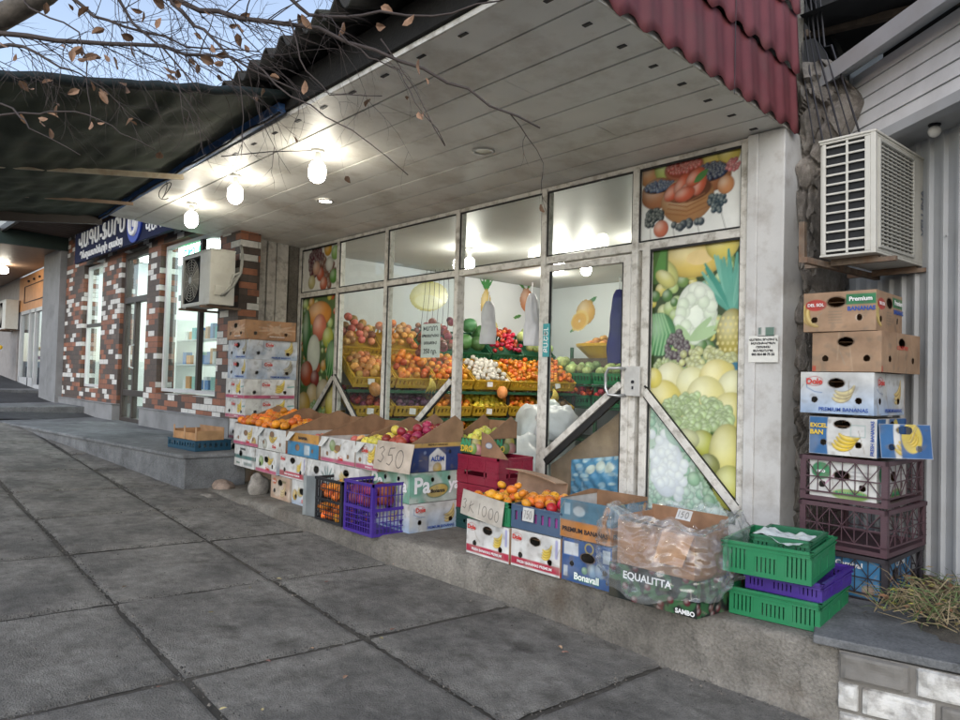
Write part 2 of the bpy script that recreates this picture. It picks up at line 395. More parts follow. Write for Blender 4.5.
EDGE = [(-6.25, 2.60), (-5.2, 2.66), (-4.7, 2.71), (-3.9, 2.77), (-3.3, 2.89), (-2.6, 3.0), (-1.9, 3.02), (-1.29, 3.14), (-.8, 3.27), (.8, 3.6)]
def edgey(x):
    for (a, b), (c, d) in zip(EDGE[:-1], EDGE[1:]):
        if a <= x <= c: return b+(d-b)*(x-a)/(c-a)
    return EDGE[0][1] if x < EDGE[0][0] else EDGE[-1][1]
def platform():
    b = MB(); x0, x1, n = -7.2, .8, 130
    prof = [(1.2, 0), (.6, 0), (.25, 0), (.1, 0), (.03, -.002), (.008, -.012), (0, -.04), (-.008, -.1), (-.012, -.18), (-.02, -.26), (-.05, -.33), (-.12, -.40)]
    vs = []
    for i in range(n+1):
        x = x0+(x1-x0)*i/n; ey = edgey(x)
        for j, (dy, dz) in enumerate(prof):
            q = noise.noise(Vector((x*2.2, dy*3, dz*6)))*.014+noise.noise(Vector((x*11, dy*8, dz*14)))*.005
            if j < 4: vs.append((x, ey+dy, dz+q*.25))
            else: vs.append((x, ey+dy-q, dz+q*.4*(j < 7)))
    m = len(prof); fs = [(i*m+j, i*m+j+1, (i+1)*m+j+1, (i+1)*m+j) for i in range(n) for j in range(m-1)]
    b.add(vs, fs)
    b.box(x0, x1, 3.7, 9.0, -.5, -.004)
    tag(b.build('pavement_platform', M_plat, smooth=True), kind='structure')
platform()
# ledge before the pharmacy
def ledge():
    b = MB(); z = .31
    top = [(-6.63, 2.40), (-6.63, 2.98), (-7.42, 2.98), (-7.42, 3.50), (-13.2, 3.25), (-13.2, 1.62)]
    b.prism([(x, y, -.6) for x, y in top], (0, 0, .6+z-.035))
    t2 = [(-6.61, 2.375), (-6.61, 2.985), (-7.415, 2.985), (-7.415, 3.51), (-13.2, 3.26), (-13.2, 1.595)]
    b.prism([(x, y, z-.034) for x, y in t2], (0, 0, .034))
    b.box(-17, -13.22, 1.5, 3.6, -.2, .45); b.box(-40, -17.02, 1.2, 3.4, -.2, .62)
    tag(b.build('pavement_ledge', M_ledge, bevel=.008), kind='structure')
    b = MB(); pts = [(-6.585, 2.55), (-6.582, 2.58), (-6.588, 2.62)]
    return
ledge()

# ================================================================ SHOP
YF = 4.2
shop = thing('fruit_shop', 'single storey fruit shop with white framed glass front and panelled overhanging soffit', 'shop', (-5, 4.2, 0))
def sh(b, name, m, **k):   # parts are written in world coordinates, parent sits at its base
    o = b.build(name, m, **k); o.parent = shop; o.location = Vector(o.location)-Vector((-5, 4.2, 0)); return o
def shp(o, parent=shop, base=Vector((-5, 4.2, 0))):
    o.parent = parent; o.location = Vector(o.location)-base; return o
# soffit planks: slope up towards the street
M_soff = mat('soffit_panel', (.80, .79, .75), .5, .05, 3, .05, 20, spec=.5, dirt=(.36, .31, .24), dscale=2.6, damt=.55)
def sz(y): return 2.62+.05*(4.2-y)
b = MB(); ys = [4.2-.262*i for i in range(8)]+[2.1]
for i in range(len(ys)-1):
    ya, yb = ys[i]-.007, ys[i+1]+.006
    segs = [(-8.35, -6.2-.3*(i % 2)), (-6.2-.3*(i % 2)+.004, -3.6+.4*(i % 3)), (-3.6+.4*(i % 3)+.004, -1.93)]
    for (xa, xb) in segs:
        dz = random.uniform(-.0015, .0015)
        b.add([(xa, ya, sz(ya)+dz), (xb, ya, sz(ya)+dz), (xb, yb, sz(yb)+dz), (xa, yb, sz(yb)+dz),
               (xa, ya, sz(ya)+.012), (xb, ya, sz(ya)+.012), (xb, yb, sz(yb)+.012), (xa, yb, sz(yb)+.012)],
              [(0, 1, 2, 3), (7, 6, 5, 4), (0, 4, 5, 1), (1, 5, 6, 2), (2, 6, 7, 3), (3, 7, 4, 0)])
sh(b, 'soffit', M_soff)
b = MB(); b.add([(-8.36, 2.08, sz(2.08)+.016), (-1.93, 2.08, sz(2.08)+.016), (-1.93, 4.3, sz(4.3)+.016), (-8.36, 4.3, sz(4.3)+.016)], [(0, 1, 2, 3)])
sh(b, 'soffit_backing', M_dark)
b = MB()
for i in range(8):
    y = ys[i]-.13; b = MB(); b.box(-2.12, -2.075, y-.012, y+.012, sz(y)-.004, sz(y)+.002); sh(b, 'soffit_clip', M_black)
for i in range(9):
    x = -2.6-.33*i; b = MB(); b.box(x-.03, x+.03, 2.17, 2.19, sz(2.18)-.004, sz(2.18)+.002); sh(b, 'soffit_clip', M_black)
b = MB(); b.add([(-8.35, 2.098, sz(2.1)-.012), (-1.93, 2.098, sz(2.1)-.012), (-1.93, 2.085, sz(2.1)-.012), (-8.35, 2.085, sz(2.1)-.012), (-8.35, 2.098, sz(2.1)+.03), (-1.93, 2.098, sz(2.1)+.03), (-1.93, 2.085, sz(2.1)+.03), (-8.35, 2.085, sz(2.1)+.03)], [(0, 1, 2, 3), (7, 6, 5, 4), (0, 4, 5, 1), (1, 5, 6, 2), (2, 6, 7, 3), (3, 7, 4, 0)])
b.bar((-1.925, 2.09, sz(2.1)-.004), (-1.925, 4.2, sz(4.2)-.004), .012, .03)
sh(b, 'edge_trim', M_frame)
# fascia and corrugated roof
b = MB(); b.box(-8.8, -1.935, 2.06, 2.083, sz(2.1)+.02, 2.93); sh(b, 'fascia', mat('dark_wood_fascia', (.012, .011, .010), .8, .3, 12, .3))
M_roof = mat('asbestos_roof', (.028, .027, .025), .95, .25, 6, .4, 30, dirt=(.03, .035, .02), dscale=3)
b = MB()
def roofn(u, v):
    x = -8.9+7.0*u; y = 1.80+3.3*v; s_ = (round(v*3.3/1.1-.5))
    return (x, y, 2.93+.33*(y-1.8)+.042*math.sin(x*2*PI/.2)+(.012*math.sin(x*3.1)))
b.grid(roofn, 420, 8); o = sh(b, 'roof', M_roof, smooth=True); sm = o.modifiers.new('solid', 'SOLIDIFY'); sm.thickness = .012
b = MB(); b.box(-8.8, -1.95, 4.3, 4.4, 2.6, 3.7); b.box(-8.7, -1.95, 8.7, 8.9, 0, 3.4); b.box(-8.15, -7.97, 3.9, 8.7, 0, 3.4)
sh(b, 'rear_wall', M_plat)
# maroon metal tile cladding over the right end of the canopy
M_maroon = mat('maroon_metal_tile', (.15, .042, .048), .6, .12, 6, .05, 30, spec=.3, dirt=(.11, .06, .055), dscale=4, damt=.5)
b = MB(); row = .36
for r in range(5):
    zb = 2.60+row*r
    def fn(u, v, zb=zb, r=r):
        y = 1.75+2.46*u; ph = (y/.19) % 1.0
        wv = .007*math.sin(ph*2*PI)+.003*math.sin(ph*4*PI)
        # scalloped lower edge follows the wave, rows follow the soffit's slope
        sc = (.045*abs(math.sin(ph*PI))-.03)*(1-v)**3
        z = zb+.05*(4.2-y)*1.0+sc+(row+.01)*v
        return (-1.915+wv+.022*(1-v), y, z)
    b.grid(fn, 150, 6)
o = sh(b, 'gable_cladding', M_maroon, smooth=True); sm = o.modifiers.new('solid', 'SOLIDIFY'); sm.thickness = .003
b = MB(); b.tube([(-1.887, 3.45, 2.6), (-1.887, 3.45, 4.3)], .0025, 4); sh(b, 'cladding_seam', M_black)

# facade frames ------------------------------------------------------
XM = [-7.92, -7.04, -6.09, -4.96, -3.89, -3.01, -2.19]
ZT, ZS, ZB = 2.6, 2.03, .18
b = MB()
fw = .05
b.box(XM[0]-fw, XM[-1]+.02, YF-.035, YF+.035, ZT-.02, ZT+.015)
b.box(XM[0]-.02, XM[-1]+.02, YF-.033, YF+.033, ZS-.028, ZS+.028)
for a, c in ((0, 1), (1, 2), (2, 3), (5, 6)):
    b.box(XM[a], XM[c], YF-.032, YF+.03, ZB-.03, ZB+.03)
for i, x in enumerate(XM):
    hw = .03 if i in (0, 6) else .026
    b.box(x-hw, x+hw, YF-.045, YF+.04, 0 if i in (3, 4, 5) else ZB-.03, ZT)
b.box(-2.945, -2.885, YF-.046, YF+.035, 0, ZS)
sh(b, 'window_frame', M_frame, bevel=.004)
b = MB()   # gaskets round each pane (thin black lines)
def ring(x0, x1, z0, z1, t=.009, y=YF-.036):
    b.box(x0, x1, y, y+.01, z0, z0+t); b.box(x0, x1, y, y+.01, z1-t*1.6, z1); b.box(x0, x0+t, y, y+.01, z0+t, z1-t*1.6); b.box(x1-t, x1, y, y+.01, z0+t, z1-t*1.6)
for i in range(6):
    x0, x1 = XM[i]+.027, XM[i+1]-.027
    ring(x0, x1, ZS+.03, ZT-.022)
    if i == 5: ring(-2.884, x1, ZB+.032, ZS-.03)
    elif i in (0, 1, 2): ring(x0, x1, ZB+.032, ZS-.03)
sh(b, 'gasket', M_rubber)
def braces():
    for (xa, za, xb, zb) in ((-2.9, 1.02, -2.2, .30), (-7.06, 1.05, -7.88, .25), (-7.02, 1.05, -6.12, .2), (-4.99, 1.05, -6.06, .2)):
        b = MB(); g = MB(); b.bar((xa, YF-.05, za), (xb, YF-.05, zb), .02, .055, up=(0, 0, 1)); g.bar((xa, YF-.045, za-.035), (xb, YF-.045, zb-.035), .02, .022); g.bar((xa, YF-.045, za+.035), (xb, YF-.045, zb+.035), .02, .012)
        sh(b, 'brace', M_frame, bevel=.003); sh(g, 'brace_gasket', M_rubber)
braces()
M_glass = glassmat('window_glass', haze=.012, ior=1.3)
M_glassd = glassmat('dusty_glass', haze=.014, ior=1.2)
for i in range(1, 5):
    b = MB(); b.box(XM[i]+.03, XM[i+1]-.03, YF-.004, YF+.001, ZS+.03, ZT-.022); sh(b, 'transom_pane', M_glass)
for i in (1, 2):
    b = MB(); b.box(XM[i]+.03, XM[i+1]-.03, YF-.004, YF+.001, ZB+.032, ZS-.03); sh(b, 'window_pane', M_glassd)
# door leaf
door = bpy.data.objects.new('door', None); C.objects.link(door); door.parent = shop; door.location = (0, 0, 0)
def dp(b, name, m, **k): o = b.build(name, m, **k); o.parent = door; o.location = (5, -4.2, 0); return o
b = MB(); y0, y1 = YF-.065, YF-.02
b.box(-3.86, -3.80, y0, y1, .08, 1.98); b.box(-3.09, -3.03, y0, y1, .08, 1.98); b.box(-3.80, -3.09, y0, y1, 1.93, 1.98); b.box(-3.80, -3.09, y0, y1, .08, .15)
dp(b, 'door_frame', M_frame, bevel=.004)
b = MB(); b.bar((-3.80, y0-.004, .50), (-3.09, y0-.004, 1.06), .03, .05); dp(b, 'door_brace', M_frame, bevel=.003)
b = MB(); b.bar((-3.80, y0+.012, .44), (-3.09, y0+.012, 1.0), .03, .05); b.box(-3.80, -3.79, y0+.003, y0+.02, .15, 1.93); b.box(-3.10, -3.09, y0+.003, y0+.02, .15, 1.93); dp(b, 'door_gasket', M_rubber)
b = MB(); b.box(-3.80, -3.09, YF-.045, YF-.04, .15, 1.93); dp(b, 'door_glass', M_glassd)
b = MB(); b.box(-3.05, -2.92, y0-.018, y0-.001, .98, 1.19); dp(b, 'lock_plate', mat('lock_grey', (.5, .5, .48), .45, .1, 20), bevel=.005)
b = MB(); b.tube([(-3.04, y0-.02, 1.17), (-3.06, y0-.07, 1.175), (-3.13, y0-.09, 1.17), (-3.155, y0-.09, 1.13), (-3.155, y0-.09, 1.03), (-3.13, y0-.09, .985), (-3.06, y0-.07, .98), (-3.04, y0-.02, .985)], .011, 8)
dp(b, 'handle', M_steel, smooth=True)
b = MB(); b.tube([(-2.975, y0-.017, 1.08), (-2.975, y0-.024, 1.08)], .012, 10); b.box(-2.98, -2.97, y0-.026, y0-.018, 1.03, 1.05); dp(b, 'keyhole', M_black)
b = MB(); b.box(-3.845, -3.775, y0-.008, y0-.003, 1.26, 1.52); dp(b, 'push_sticker', mat('turquoise_sticker', (.06, .32, .34), .4))
o = text('ՔԱՇԵԼ', .062, M_whiteink, (-3.81, y0-.008, 1.39), (0, 0, 1), (-1, 0, 0), bold=.001, off=.001); o.parent = door; o.location += Vector((5, -4.2, 0))
# pillar right of the glass front
b = MB(); b.box(-2.158, -1.93, YF-.07, YF+.2, 0, 2.615); b.box(-2.158, -2.09, YF-.085, YF-.071, 0, 2.61)
sh(b, 'pillar', M_white, bevel=.006)
b = MB(); b.box(-2.19, -1.93, YF-.02, YF+.2, 0, .15); b.box(-7.95, -4.99, YF-.02, YF+.15, 0, .148); b.box(-2.88, -2.22, YF-.02, YF+.15, 0, .148); sh(b, 'sill', M_white)
# notice on the pillar
nb = Cv(.17, .19, .005, (.62, .62, .58)); nb.rect(.09, .14, .135, .19, (.16, .22, .19)); nb.rect(.055, .15, .075, .185, (.2, .25, .22))
b = MB(); b.canvas(Cv(.185, .16, .01, (.72, .72, .68)), (-2.13, YF-.088, 1.215), (1, 0, 0), (0, 0, 1)); sh(b, 'notice', POSTER)
nb = Cv(.10, .055, .005, (.6, .6, .58)); nb.rect(.045, .0, .1, .055, (.12, .2, .16)); nb.rect(0, .01, .02, .055, (.15, .2, .18)); b = MB(); b.canvas(nb, (-2.07, YF-.088, 1.37), (1, 0, 0), (0, 0, 1)); sh(b, 'torn_sticker', POSTER)
for i, (t, s_) in enumerate((('ՎԱՐՁՈՎ ՏՐՎՈՒՄ Է', .018), ('ԽԱՆՈՒԹ-ԿՐՊԱԿ', .018), ('ՀԵՌԱԽՈՍ', .017), ('ԶԱՆԳԱՀԱՐԵԼ', .018), ('055 854 88 75 55', .02))):
    shp(text(t, s_, M_black, (-2.037, YF-.089, 1.35-.022*i), (1, 0, 0), (0, 0, 1), bold=.0008, off=.001))
# left return: whitewashed planks
b = MB(); M_plank = mat('whitewashed_planks', (.62, .60, .56), .8, .12, 12, .35, 40, dirt=(.12, .10, .08), dscale=9, damt=.7)
yy = [3.30, 3.44, 3.60, 3.74, 3.86, 4.02]
for i in range(5): b.box(-7.98, -7.95+.008*(i % 2), yy[i]+.008, yy[i+1]-.008, 0, 2.66)
sh(b, 'plank_wall', M_plank, bevel=.002)
b = MB(); b.box(-7.99, -7.94, 4.03, 4.14, 0, 2.64); b.box(-8.1, -7.985, 3.5, 4.2, 0, 2.66); sh(b, 'corner_post', M_plat)
# interior
M_wall = mat('shop_wall', (.62, .66, .68), .6, .04, 2); M_ceil = mat('shop_ceiling', (.52, .52, .50), .5, .04, 3); M_floor = mat('shop_floor', (.2, .19, .18), .5, .2, 5)
b = MB(); b.box(-7.96, -7.92, 4.24, 8.62, 0, 2.58); b.box(-7.92, -1.99, 8.6, 8.64, 0, 2.58); b.box(-2.03, -1.99, 4.4, 8.6, 0, 2.58); sh(b, 'inner_wall', M_wall)
b = MB(); b.box(-7.96, -1.99, 4.22, 8.66, 2.585, 2.6); sh(b, 'inner_ceiling', M_ceil)
b = MB(); b.box(-7.92, -2.03, 4.0, 8.6, .0, .012); sh(b, 'inner_floor', M_floor)
b = MB(); b.box(-8.1, -1.93, 4.24, 8.8, 2.66, 2.7); sh(b, 'ceiling_deck', M_dark)
# wall decals (fruit cut-outs)
def decal(name, cv, o, u, v):
    b = MB(); b.canvas(cv, o, u, v); sh(b, name, POSTER)
def cutout(w_, h_, draw, cell=.015):
    cv = Cv(w_, h_, cell, (9, 9, 9)); draw(cv); cv.hole = cv.a.max(-1) > 2; return cv
decal('melon_decal', cutout(.8, .6, lambda c: (c.fruit(.4, .3, .36, (.72, .66, .22), ry=.22, rot=.2), c.ell(.4, .22, .25, .1, (.75, .74, .45)), [c.leaf(.4, .5, .14, .05, a, (.5, .5, .1)) for a in (.6, 1.2, 1.9, 2.4)])), (-7.915, 5.75, 1.92), (0, 1, 0), (0, 0, 1))
decal('pineapple_decal', cutout(.6, .95, lambda c: ([c.leaf(.28, .65, .26, .06, a, (.05, .22, .06)) for a in (1.0, 1.3, 1.57, 1.9, 2.2)], c.fruit(.28, .45, .12, (.62, .42, .06), ry=.24), c.fruit(.38, .3, .1, (.72, .6, .1), ry=.25, rot=.2), c.fruit(.42, .14, .13, (.75, .7, .25), ry=.1))), (-7.915, 6.95, 1.75), (0, 1, 0), (0, 0, 1))
decal('mango_decal', cutout(.6, .8, lambda c: (c.leaf(.3, .6, .25, .08, 2.6, (.06, .2, .05)), c.leaf(.3, .62, .22, .08, .9, (.06, .2, .05)), c.fruit(.3, .45, .16, (.62, .25, .12), ry=.2), c.leaf(.2, .2, .2, .08, 3.4, (.06, .2, .05)))), (-7.915, 7.8, 1.9), (0, 1, 0), (0, 0, 1))
decal('orange_decal', cutout(.7, .7, lambda c: (c.leaf(.4, .5, .22, .1, .5, (.10, .25, .12)), c.leaf(.2, .15, .15, .08, 3.6, (.10, .25, .12)), c.fruit(.38, .38, .2, (.72, .42, .10), ry=.21), c.ell(.26, .25, .19, .16, (.75, .55, .2), .5), c.ell(.26, .25, .15, .12, (.72, .42, .10), .5), c.ell(.26, .25, .02, .02, (.8, .7, .5)))), (-7.5, 8.595, 1.78), (1, 0, 0), (0, 0, 1))

# printed posters on the glass ---------------------------------------
def collage(*a, **k):
    c = collage_(*a, **k); c.a[:] = np.clip(c.a, 0, 1)**1.12*1.12; return c
def collage_(w_, h_, kind, seed, cell=.007):
    g = random.Random(seed); c = Cv(w_, h_, cell, (.10, .16, .06))
    Y_, G_, LG, W_ = (.66, .60, .20), (.10, .22, .06), (.42, .55, .22), (.72, .78, .68)
    if kind == 'tall_right':
        c.a[:] = (.05, .08, .03)
        for _ in range(170): c.fruit(g.uniform(0, w_), g.uniform(.55, h_), g.uniform(.02, .055), g.choice([G_, LG, (.62, .56, .16), (.5, .55, .22), (.2, .32, .1)]))
        c.fruit(.32, 1.70, .24, (.72, .56, .16), ry=.13); c.fruit(.10, 1.62, .08, (.6, .62, .25), ry=.12, rot=.8); c.ell(.36, 1.70, .1, .05, (.75, .6, .3)); c.fruit(.52, 1.78, .12, (.70, .60, .15))
        c.rect(0, 1.55, .12, 1.85, (.10, .18, .06)); [c.leaf(.02+.03*i, 1.6, .22, .05, 1.2+.2*i, (.12, .28, .08)) for i in range(3)]
        c.fruit(.10, 1.58, .09, (.62, .60, .22), ry=.05, rot=-.6)
        [c.leaf(.60, 1.32, g.uniform(.25, .42), .035, g.uniform(.6, 2.5), mixc((.06, .28, .22), (.2, .45, .36), g.random())) for _ in range(34)]
        c.fruit(.60, 1.19, .11, (.42, .36, .08), ry=.16); [c.ell(.5+.035*(i % 6)+.017*((i//6) % 2), 1.05+.04*(i//6), .009, .011, (.62, .56, .25)) for i in range(42)]
        c.fruit(.34, 1.34, .15, W_, ry=.2, hi=.6, dark=.7); [c.fruit(.34+.13*math.cos(k*.42)*g.uniform(.6, 1), 1.32+.17*math.sin(k*.42)*g.uniform(.6, 1), .045, mixc(W_, (.55, .66, .48), g.random()*.6), dark=.7) for k in range(34)]; [c.leaf(.30, 1.16, g.uniform(.12, .2), .05, g.uniform(.2, 3), (.38, .52, .30)) for _ in range(9)]
        c.fruit(.06, 1.20, .13, (.10, .30, .12), ry=.15); [c.line([(.0+.03*i, 1.06), (.03+.03*i, 1.2), (.01+.02*i, 1.34)], .012, (.3, .5, .28)) for i in range(5)]
        c.grapes(.20, 1.10, .09, .13, .022, (.10, .06, .08), 60, 3); c.grapes(.42, 1.03, .2, .07, .026, (.58, .60, .28), 60, 4); c.grapes(.1, .98, .1, .05, .02, (.45, .55, .25), 30, 14)
        c.ell(.63, .98, .05, .03, (.05, .2, .3))
        for _ in range(40): c.fruit(g.uniform(0, w_), g.uniform(.5, .98), g.uniform(.04, .08), mixc((.68, .62, .22), (.60, .66, .36), g.random()), dark=.4)
        for (x, y, r_, q) in ((.15, .90, .11, (.68, .66, .40)), (.32, .86, .12, (.70, .68, .36)), (.5, .90, .13, (.70, .62, .22)), (.62, .84, .12, (.66, .64, .34)), (.1, .74, .15, (.68, .60, .18)), (.42, .78, .14, (.70, .66, .30)), (.6, .68, .14, (.66, .60, .2)), (.02, .9, .07, (.66, .58, .15)), (.24, .56, .09, (.64, .62, .28))): c.fruit(x, y, r_, q, dark=.65, hi=.5)
        c.grapes(.34, .66, .26, .14, .032, (.50, .64, .33), 170, 5)
        c.rect(.28, .36, w_, .5, (.08, .10, .05)); c.fruit(.40, .47, .10, (.44, .46, .10)); c.fruit(.58, .42, .13, (.64, .60, .2), ry=.2); c.fruit(.28, .5, .1, (.58, .60, .36), ry=.07); c.fruit(.45, .34, .08, (.3, .32, .12)); c.fruit(.60, .22, .12, (.60, .60, .15), ry=.14)
        # lower triangle: faded greens
        d = (s_ := (c.X/w_*.72+(c.Y-.0)/.85)); m_ = c.Y < (.80-.85*c.X/w_)
        t = Cv(w_, h_, cell, (.50, .62, .54))
        for _ in range(300): t.fruit(g.uniform(0, w_), g.uniform(0, .8), g.uniform(.014, .036), mixc((.34, .56, .42), (.62, .72, .66), g.random()), dark=.5, hi=.35)
        t.fruit(.14, .3, .13, (.66, .72, .76), ry=.2, dark=.8); [t.fruit(.14+g.gauss(0, .07), .3+g.gauss(0, .1), .035, (.68, .74, .76), dark=.8) for _ in range(40)]; t.fruit(.22, .55, .1, (.5, .66, .58), dark=.8); t.grapes(.5, .25, .16, .15, .045, (.38, .6, .42), 28, 9)
        c.a[m_] = t.a[m_]
    elif kind == 'basket':
        c.a[:] = (.74, .75, .72); [c.line([(w_*k, 0), (w_*k*.9, h_*.4)], .006, (.35, .35, .33)) for k in (.1, .35, .6, .85)]
        for x, y, r_ in ((.06, .48, .09), (.2, .5, .1), (.56, .52, .1), (.66, .5, .08)): c.fruit(x, y, r_, g.choice([(.5, .6, .2), (.65, .55, .15), (.55, .3, .15)]))
        c.fruit(.33, .47, .15, (.5, .2, .12), ry=.09); c.ell(.33, .475, .13, .07, (.3, .08, .05)); c.grapes(.33, .485, .125, .06, .013, (.66, .18, .16), 150, 2)
        c.fruit(.53, .37, .15, (.40, .17, .08), ry=.10); c.ell(.53, .40, .13, .06, (.03, .02, .03)); c.grapes(.53, .41, .12, .055, .015, (.06, .08, .16), 110, 3); c.grapes(.68, .42, .05, .05, .014, (.62, .2, .22), 36, 13)
        c.fruit(.13, .33, .14, (.42, .19, .09), ry=.11); c.ell(.14, .37, .12, .04, (.05, .03, .03)); c.grapes(.14, .38, .115, .035, .014, (.12, .17, .30), 90, 4)
        c.fruit(.36, .25, .20, (.45, .24, .10), ry=.16, dark=.6); c.ell(.36, .31, .18, .08, (.15, .06, .03)); [c.line([(.2+.01*i, .18+.03*i), (.36, .14+.03*i), (.52-.01*i, .18+.03*i)], .008, (.3, .14, .06)) for i in range(4)]
        for x, y, a in ((.25, .32, .6), (.32, .36, .9), (.38, .32, .3), (.45, .34, 1.2), (.34, .29, .2), (.42, .39, .6)): c.fruit(x, y, .08, (.62, .15, .08), ry=.05, rot=a)
        c.leaf(.42, .36, .1, .05, .6, (.1, .25, .08)); c.grapes(.09, .17, .08, .06, .02, (.03, .05, .06), 34, 5); c.grapes(.58, .20, .06, .07, .02, (.04, .08, .11), 34, 6); c.fruit(.64, .30, .06, (.62, .30, .14)); c.fruit(.16, .08, .06, (.6, .2, .12)); c.grapes(.36, .08, .12, .03, .026, (.05, .07, .09), 12, 7)
    elif kind == 'tall_left':
        for _ in range(140): c.fruit(g.uniform(0, w_), g.uniform(0, h_), g.uniform(.03, .07), g.choice([G_, LG, (.62, .56, .1), (.5, .12, .04), (.6, .35, .08)]))
        c.fruit(.4, 1.58, .28, (.68, .30, .06), ry=.15); c.fruit(.42, 1.42, .16, (.62, .20, .12)); c.fruit(.12, 1.35, .1, (.06, .18, .06), ry=.3)
        c.fruit(.30, 1.12, .15, (.68, .72, .62), ry=.22, dark=.7); c.fruit(.62, 1.3, .12, (.5, .55, .1)); c.fruit(.74, 1.05, .16, (.05, .22, .06), ry=.22); [c.line([(.62+.05*i, .86), (.66+.05*i, 1.05), (.62+.05*i, 1.24)], .014, (.25, .45, .2)) for i in range(5)]
        c.fruit(.15, .88, .15, (.45, .10, .04)); c.fruit(.35, .82, .1, (.3, .05, .04)); c.fruit(.3, .62, .14, (.66, .50, .25)); c.fruit(.55, .66, .16, (.6, .50, .3)); c.fruit(.75, .55, .14, (.7, .6, .1), ry=.2); c.fruit(.1, .5, .16, (.62, .42, .1)); c.grapes(.40, .35, .22, .22, .045, (.36, .55, .2), 70, 3); c.fruit(.7, .2, .14, (.45, .3, .25))
    else:
        c.a[:] = (.72, .72, .68); c.grapes(.30, .36, .18, .2, .04, (.16, .03, .06), 90, 3); c.grapes(.55, .22, .18, .18, .045, (.25, .12, .08), 40, 6)
        for x, y, q in ((.56, .48, (.7, .4, .05)), (.4, .2, (.5, .12, .06)), (.6, .3, (.66, .66, .6)), (.7, .15, (.12, .3, .06)), (.2, .12, (.55, .5, .25)), (.72, .42, (.3, .5, .15)), (.48, .08, (.5, .15, .08)), (.3, .28, (.6, .35, .25))): c.fruit(x, y, .085, q)
    return c
b = MB(); b.canvas(collage(.66, 1.83, 'tall_right', 5), (-2.88, YF-.006, ZB+.03), (1, 0, 0), (0, 0, 1)); sh(b, 'fruit_poster', POSTER)
b = MB(); b.canvas(collage(.762, .545, 'basket', 6), (-2.983, YF-.006, ZS+.03), (1, 0, 0), (0, 0, 1)); sh(b, 'berry_poster', POSTER)
b = MB(); b.canvas(collage(.82, 1.79, 'tall_left', 7, .011), (-7.89, YF-.006, ZB+.03), (1, 0, 0), (0, 0, 1)); sh(b, 'vegetable_poster', POSTER)
b = MB(); b.canvas(collage(.82, .545, 'bouquet', 8, .011), (-7.89, YF-.006, ZS+.03), (1, 0, 0), (0, 0, 1)); sh(b, 'grape_poster', POSTER)

# ================================================================ PHARMACY (brick neighbour)
def brickmat():
    m, nt, b = newmat('mosaic_brick'); L = nt.links.new
    tc = N(nt, 'ShaderNodeTexCoord'); sp = N(nt, 'ShaderNodeSeparateXYZ'); cb = N(nt, 'ShaderNodeCombineXYZ')
    L(tc.outputs['Object'], sp.inputs[0]); ad = N(nt, 'ShaderNodeMath', operation='ADD'); L(sp.outputs['X'], ad.inputs[0]); L(sp.outputs['Y'], ad.inputs[1])
    L(ad.outputs[0], cb.inputs['X']); L(sp.outputs['Z'], cb.inputs['Y'])
    br = N(nt, 'ShaderNodeTexBrick'); br.offset = .5; br.inputs['Scale'].default_value = 1; br.inputs['Brick Width'].default_value = .215; br.inputs['Row Height'].default_value = .072
    br.inputs['Mortar Size'].default_value = .003; br.inputs['Color1'].default_value = (0, 0, 0, 1); br.inputs['Color2'].default_value = (1, 1, 1, 1); br.inputs['Mortar'].default_value = (.2, .2, .2, 1)
    L(cb.outputs[0], br.inputs['Vector'])
    cr = N(nt, 'ShaderNodeValToRGB'); cr.color_ramp.interpolation = 'CONSTANT'; e = cr.color_ramp.elements
    e[0].color = (.085, .06, .048, 1); e[0].position = 0; e[1].color = (.22, .088, .05, 1); e[1].position = .30
    for p, c in ((.5, (.07, .05, .042, 1)), (.62, (.28, .11, .06, 1)), (.72, (.12, .09, .075, 1)), (.74, (.58, .57, .54, 1))):
        q = e.new(p); q.color = c
    L(br.outputs['Color'], cr.inputs[0])
    mm = N(nt, 'ShaderNodeMix', data_type='RGBA'); mm.inputs[7].default_value = (.05, .045, .04, 1); L(br.outputs['Fac'], mm.inputs[0]); L(cr.outputs[0], mm.inputs[6])
    n1 = N(nt, 'ShaderNodeTexNoise'); n1.inputs['Scale'].default_value = 25; L(tc.outputs['Object'], n1.inputs['Vector'])
    mr = N(nt, 'ShaderNodeMapRange'); mr.inputs['To Min'].default_value = .65; mr.inputs['To Max'].default_value = 1.3; L(n1.outputs['Fac'], mr.inputs['Value'])
    sc = N(nt, 'ShaderNodeVectorMath', operation='SCALE'); L(mm.outputs[2], sc.inputs[0]); L(mr.outputs[0], sc.inputs['Scale']); L(sc.outputs[0], b.inputs['Base Color'])
    b.inputs['Roughness'].default_value = .6
    iv = N(nt, 'ShaderNodeMath', operation='SUBTRACT'); iv.inputs[0].default_value = 1; L(br.outputs['Fac'], iv.inputs[1])
    bp = N(nt, 'ShaderNodeBump'); bp.inputs['Strength'].default_value = .6; bp.inputs['Distance'].default_value = .01; L(iv.outputs[0], bp.inputs['Height']); L(bp.outputs[0], b.inputs['Normal'])
    return m
M_brick = brickmat()
ph = thing('pharmacy_building', 'pharmacy front in mixed brown and white mosaic brick with tall lit windows and blue sign', 'pharmacy', (-7.12*1.083, 3.05*1.083, -.088), R(1.5))
PK = 1.083; ph.scale = (PK, PK, PK)
X0 = -7.12
def L_(x): return x-X0
b = MB()
def wallseg(xa, xb, za, zb): b.box(L_(xa), L_(xb), 0, .22, za, zb)
wallseg(-13.75, -12.72, .6, 3.3); wallseg(-11.72, -10.86, .6, 3.3); wallseg(-9.80, -9.36, .6, 3.3); wallseg(-7.60, -7.10, .0, 3.3)
